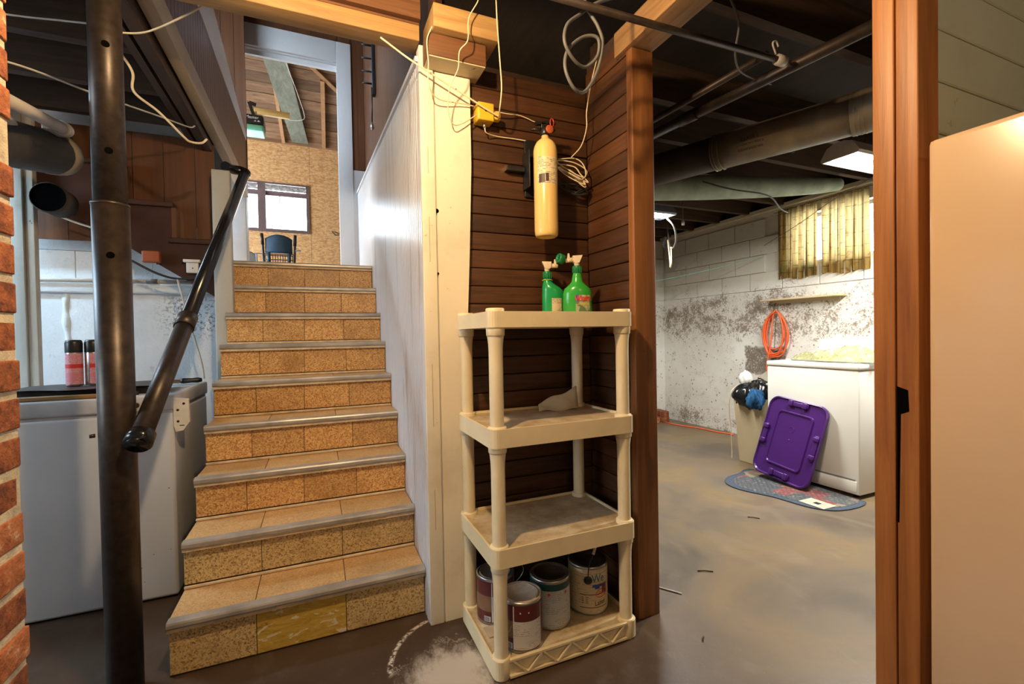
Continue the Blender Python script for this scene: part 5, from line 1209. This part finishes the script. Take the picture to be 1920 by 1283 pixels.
t = thing('wall_outlet', 'white outlet box on the end of the brown stringer', 'outlet', (-.715, 3.475, 1.68)); B().box(-.035, .03, -.01, .024, 0, .065, bev=.004).obj('box', 'bagwhite', t); B().box(-.05, .04, -.015, .02, .067, .085, bev=.003).obj('lid', 'bagwhite', t); B().cyl((0, -.0105, .03), (0, -.008, .03), .004, n=8).obj('screw', 'black', t)

# hook rack on the upper wall
hrk = thing('key_rack', 'dark rack with pegs and a hanging chain on the stairwell panelling', 'rack', (.49, 4.05, 3.5), world=True)
bx(.478, .506, 4.02, 4.07, 3.30, 3.80, bev=.003).obj('board', 'chairdark', hrk)
for z in (3.40, 3.50, 3.61, 3.72): B().cyl((.478, 4.045, z), (.40, 4.045, z-.005), .008, n=8).obj('peg', 'chairdark', hrk)
B().tube([(.47, 3.99, 3.34), (.468, 3.985, 3.20), (.466, 3.985, 3.05)], .006, 6).obj('chain', 'steel', hrk); B().lathe([(0, 0), (.012, .01), (.016, .03), (.008, .06), (0, .07)], (.466, 3.985, 2.98), 12).obj('pull', 'canmetal', hrk)

# small things on the floor
tag(B().tube([(1.46, 1.86, .004), (1.50, 1.77, .004), (1.567, 1.672, .004)], .0035, 6).obj('white_stick', 'bagwhite'), 'thin white stick on the floor beside the doorway post', 'stick')
for i, (a, c) in enumerate((((1.794, 1.798), (1.862, 1.761)), ((2.62, 2.18), (2.67, 2.13)), ((1.40, 1.38), (1.425, 1.40)))):
    tag(B().tube([(a[0], a[1], .004), ((a[0]+c[0])/2, (a[1]+c[1])/2+.004, .005), (c[0], c[1], .003)], .003, 6).obj('twig', 'twig'), ['dark twig on the floor in the middle of the doorway', 'dark twig on the floor near the rug', 'small dark twig on the floor right of the shelf'][i], 'twig', 'twigs on the floor')

# ================================================================== garage beyond the door
GF = 1.80
bx(-4.0, 3.0, 5.17, 8.5, GF-.1, GF).obj('floor_garage', 'garfloor', kind='structure')
gw = thing('wall_garage_far', None, None, (0, 8.5, GF), world=True, kind='structure')
WXa, WXb, WZa, WZb = -1.32, -.065, 3.02, 3.83
b = B(); b.box(-1.26, -.052, 8.488, 8.5, WZb, 4.49); b.box(-1.26, -.052, 8.488, 8.5, GF, WZa); b.box(WXb, -.052, 8.488, 8.5, WZa, WZb)
b.obj('osb_panel', 'osb', gw)
bx(-.048, 1.17, 8.488, 8.5, GF, 4.49).obj('osb_panel', 'osb', gw); bx(1.174, 3.0, 8.488, 8.5, GF, 4.49).obj('osb_panel', 'osb', gw); bx(-2.48, -1.324, 8.488, 8.5, GF, 4.49).obj('osb_panel', 'osb', gw); bx(-4.0, -2.484, 8.488, 8.5, GF, 4.49).obj('osb_panel', 'osb', gw)
b = B(); b.box(-1.322, -1.262, 8.488, 8.5, WZb, 4.49); b.box(-1.322, -1.262, 8.488, 8.5, GF, WZa); b.obj('osb_panel', 'osb', gw)
B().box(-4.0, WXa, 8.501, 8.54, GF, 4.6).box(WXb, 3.0, 8.501, 8.54, GF, 4.6).box(WXa, WXb, 8.531, 8.545, GF, WZa).box(WXa, WXb, 8.531, 8.545, WZb, 4.6).obj('sheathing', 'subfloor', gw)
bx(-4.0, 3.0, 8.42, 8.5, 4.492, 4.60).obj('top_plate', 'roofboard', gw)
wn = thing('window_2', None, None, (-.7, 8.5, 3.0), world=True, kind='structure')
b = B(); fr = .05
for a in ((WXa, WXb, WZa, WZa+fr), (WXa, WXb, WZb-.03, WZb), (WXb-fr, WXb, WZa+fr, WZb-.03), (WXa, WXa+fr, WZa+fr, WZb-.03), (-.835, -.72, WZa+fr, WZb-.03)):
    b.box(a[0], a[1], 8.47, 8.53, a[2], a[3])
b.obj('window_frame', 'wframe', wn)
b = B(); b.box(-.72, WXb-fr, 8.50, 8.53, 3.62, 3.70); b.box(WXa+fr, -.835, 8.50, 8.53, 3.62, 3.70); b.obj('top_rail', 'wframe', wn)
for a in (-.71, -.85): pass
for x0, x1 in ((-.72, WXb-fr), (WXa+fr, -.835)):
    nn = 4
    b = B(); b.grid(lambda u, v: (x0 + (x1-x0)*u, 8.478 - .02*math.sin(PI*v) - .006*math.sin(29*u+9*v), 3.70 + .095*v), 24, 6); b.obj('rolled_foil', 'insul', wn)
    bx(x0, x1, 8.514, 8.517, WZa+fr, 3.62).obj('pane', 'glass', wn)
for x in (-.515, -.318): bx(x-.006, x+.006, 8.505, 8.525, 3.36, 3.62).obj('muntin', 'wframe', wn)
bx(-4.06, -4.0, 7.9, 8.5, GF-.1, 6.8).obj('wall_garage_left', 'garwall', kind='structure')
bx(-4.06, -4.0, 5.1, 5.5, GF-.1, 6.8).obj('wall_garage_left_near', 'garwall', kind='structure')
bx(-4.06, -4.0, 5.5, 7.9, 4.1, 6.8).obj('wall_garage_left_top', 'garwall', kind='structure')
bx(3.0, 3.06, 5.1, 8.5, GF-.1, 6.8).obj('wall_garage_right', 'garwall', kind='structure')
B().box(-4.0, -1.5, 5.08, 5.14, GF-.1, 6.8).box(.53, 3.0, 5.08, 5.14, GF-.1, 6.8).box(-1.5, .53, 5.141, 5.16, 4.10, 6.8).box(.27, .53, 5.141, 5.16, GF-.1, 4.10).box(-1.5, -.61, 5.141, 5.16, GF-.1, 4.10).obj('wall_garage_near', 'garwall', kind='structure')
# roof boards, sloping up towards the house
rf_ = thing('ceiling_garage', None, None, (0, 7, 5.5), world=True, kind='structure')
SL = .7; ang = math.atan(SL); L1 = math.hypot(1, SL)
mr = mesh_box('roof_board', 7.0, .152, .022, .003)
for k in range(31):
    d = .06 + k*.156; y = 8.45 - d/L1; z = 4.53 + d/L1*SL
    if y > 5.1: piece('roof_board', mr, (-.5 + random.uniform(-.02, .02), y, z + random.uniform(-.003, .003)), 'roofboard', rf_, (-ang, 0, 0))
bx(-4.0, 3.0, -.06, 4.25, -.005, .03).xf(Matrix.Translation((0, 8.45, 4.57)) @ Matrix.Rotation(PI - ang, 4, 'X') @ Matrix.Scale(-1, 4, (0, 0, 1))).obj('roof_deck', 'subfloor', rf_)
def onroof(x, y, e=.03): return V(x, y, 4.5 + SL*(8.45-y)) + V(0, -SL, -1).normalized()*e
def roofstrip(name, a0, a1, b0, b1, mat, th=.03):
    """flat board lying on the roof boards: near edge a0-a1, far edge b0-b1, given as (x, y)"""
    nrm = V(0, -SL, -1).normalized(); vs = []
    for e in (.0, th):
        vs += [onroof(*q, e) for q in (a0, a1, b1, b0)]
    b = B(); b._add(vs, [(0, 1, 2, 3), (4, 5, 6, 7), (0, 1, 5, 4), (1, 2, 6, 5), (2, 3, 7, 6), (3, 0, 4, 7)]); return b.obj(name, mat, rf_)
roofstrip('wide_rafter_board', (-.80, 6.75), (-.44, 6.75), (-.299, 8.40), (-.058, 8.40), 'greyboard', .05)
roofstrip('furring_strip', (-.535, 7.45), (-.490, 7.45), (-.455, 8.44), (-.405, 8.44), 'furring', .045)
roofstrip('furring_strip', (.135, 7.51), (.195, 7.51), (.155, 8.44), (.212, 8.44), 'furring', .045)
roofstrip('brace_strip', (-.20, 7.25), (-.15, 7.23), (.46, 7.70), (.50, 7.67), 'furring', .03)
roofstrip('brace_strip', (-.9, 6.9), (-.87, 6.85), (.62, 7.42), (.64, 7.40), 'pine', .015)
cable('roof_wire', [onroof(-.45, 7.0, .07), onroof(-.30, 7.4, .07), onroof(-.17, 7.75, .07), onroof(-.10, 8.0, .07), onroof(-.18, 8.05, .09), onroof(-.33, 8.06, .10)], .006, 'bagwhite', 'white wire running down the wide grey board in the garage roof', 'wire')
# garage door opener
go = thing('door_opener', 'black garage door opener with a mint green lens', 'opener', (-.80, 6.9, 4.0), world=True)
bx(-1.02, -.585, 6.90, 7.20, 4.10, 4.225, bev=.03, seg=3).obj('housing', 'black', go)
bx(-1.02, -.588, 6.905, 7.19, 4.020, 4.098, bev=.028, seg=3).obj('lens_cover', 'mint', go)
text_flat('Master', .055, (-.72, 6.8985, 4.180), (1, 0, 0), (0, 0, 1), 1.0, .001).obj('lettering', 'whiteprint', go)
b = B(); b.prism([(-.70, 4.130), (-.68, 4.150), (-.67, 4.132)], 'y', 6.8975, 6.90); b.prism([(-.66, 4.132), (-.645, 4.152), (-.625, 4.130)], 'y', 6.8975, 6.90); b.obj('logo_marks', 'whiteprint', go)
b = B(); b.beam((-.70, 7.0, 4.22), (-.76, 7.0, 4.42), .04, .006, (0, 1, 0)); b.beam((-.76, 7.02, 4.42), (-.68, 7.02, 4.40), .05, .006, (0, 1, 0)); b.beam((-.96, 7.05, 4.22), (-.96, 7.05, 5.47), .014, .004, (0, 1, 0)); b.beam((-.86, 7.10, 4.22), (-.86, 7.10, 5.43), .014, .004, (0, 1, 0)); b.obj('hanger_bracket', 'chairdark', go)
tag(bx(-.66, -.275, 6.90, 6.94, 4.235, 4.285, bev=.002).obj('support_board', 'pine'), 'lower new pine board beside the garage door opener', 'board', 'pine boards holding the opener')
tag(bx(-.70, -.275, 6.95, 7.05, 4.288, 4.335, bev=.002).obj('support_board', 'pine'), 'upper new pine board beside the garage door opener', 'board', 'pine boards holding the opener')
# blue seat seen over the top step, and a grey folding chair
ch = thing('blue_chair', 'blue backed chair with dark frame standing in the garage', 'chair', (-.445, 7.05, GF))
def backrest(u, v):
    x = -.165 + .33*u; zt = .855 - .05*abs(2*u-1)**2.2; zb = .60 + .045*math.sin(PI*u)**.5*0
    return (x, -.10 - .05*math.cos(PI*(u-.5)), .61 + (zt-.61)*v)
b = B(); b.grid(backrest, 18, 8); o = b.obj('backrest', 'chairblue', ch); m = o.modifiers.new('thickness', 'SOLIDIFY'); m.thickness = .02
for s_ in (-1, 1):
    B().tube([(.19*s_, -.08, .0), (.185*s_, -.09, .45), (.195*s_, -.10, .70), (.20*s_, -.10, .87)], .016, 10).obj('back_post', 'chairdark', ch)
    B().cyl((.195*s_, -.10, .72), (.203*s_, -.10, .868), .021, n=12).obj('grip', 'black', ch)
    B().tube([(.19*s_, .34, .0), (.19*s_, .33, .46)], .014, 10).obj('front_leg', 'chairdark', ch)
    B().tube([(.12*s_, -.12, .46), (.125*s_, -.12, .62)], .022, 8).obj('back_strut', 'chairblue', ch)
bx(-.20, .20, -.10, .34, .44, .475, bev=.015).obj('seat', 'chairblue', ch)
b = B()
for k in range(12): b.cyl((-.165 + .03*k, -.13, .44), (-.165 + .03*k, -.13, .585), .005, n=6)
for z in (.47, .52, .575): b.cyl((-.175, -.13, z), (.175, -.13, z), .006, n=6)
b.obj('wire_basket', 'black', ch); B().cyl((-.30, -.10, .60), (.19, -.10, .60), .007, n=8).obj('cross_bar', 'chairdark', ch)
B().tube([(.20, -.10, .655), (.235, -.10, .665), (.27, -.10, .66)], .013, 10).obj('side_lever', 'chairgrey', ch)
fc = thing('grey_chair', 'grey plastic folding chair, left of the blue chair', 'chair', (-.86, 7.25, GF))
o = B().grid(lambda u, v: (-.12 + .24*u - .02*v, -.05 + .10*v, .52 + .20*v - .08*u*u), 10, 6).obj('backrest', 'chairgrey', fc); m = o.modifiers.new('thickness', 'SOLIDIFY'); m.thickness = .02
for s_ in (-1, 1): B().tube([(.13*s_, -.10, 0), (.12*s_, -.02, .5), (.11*s_, .03, .66)], .013, 8).obj('leg', 'chairgrey', fc); B().tube([(.13*s_, .30, 0), (.13*s_, .0, .46)], .013, 8).obj('leg', 'chairdark', fc)
bx(-.14, .14, -.05, .30, .42, .445, bev=.01).obj('seat', 'chairdark', fc)
clean()
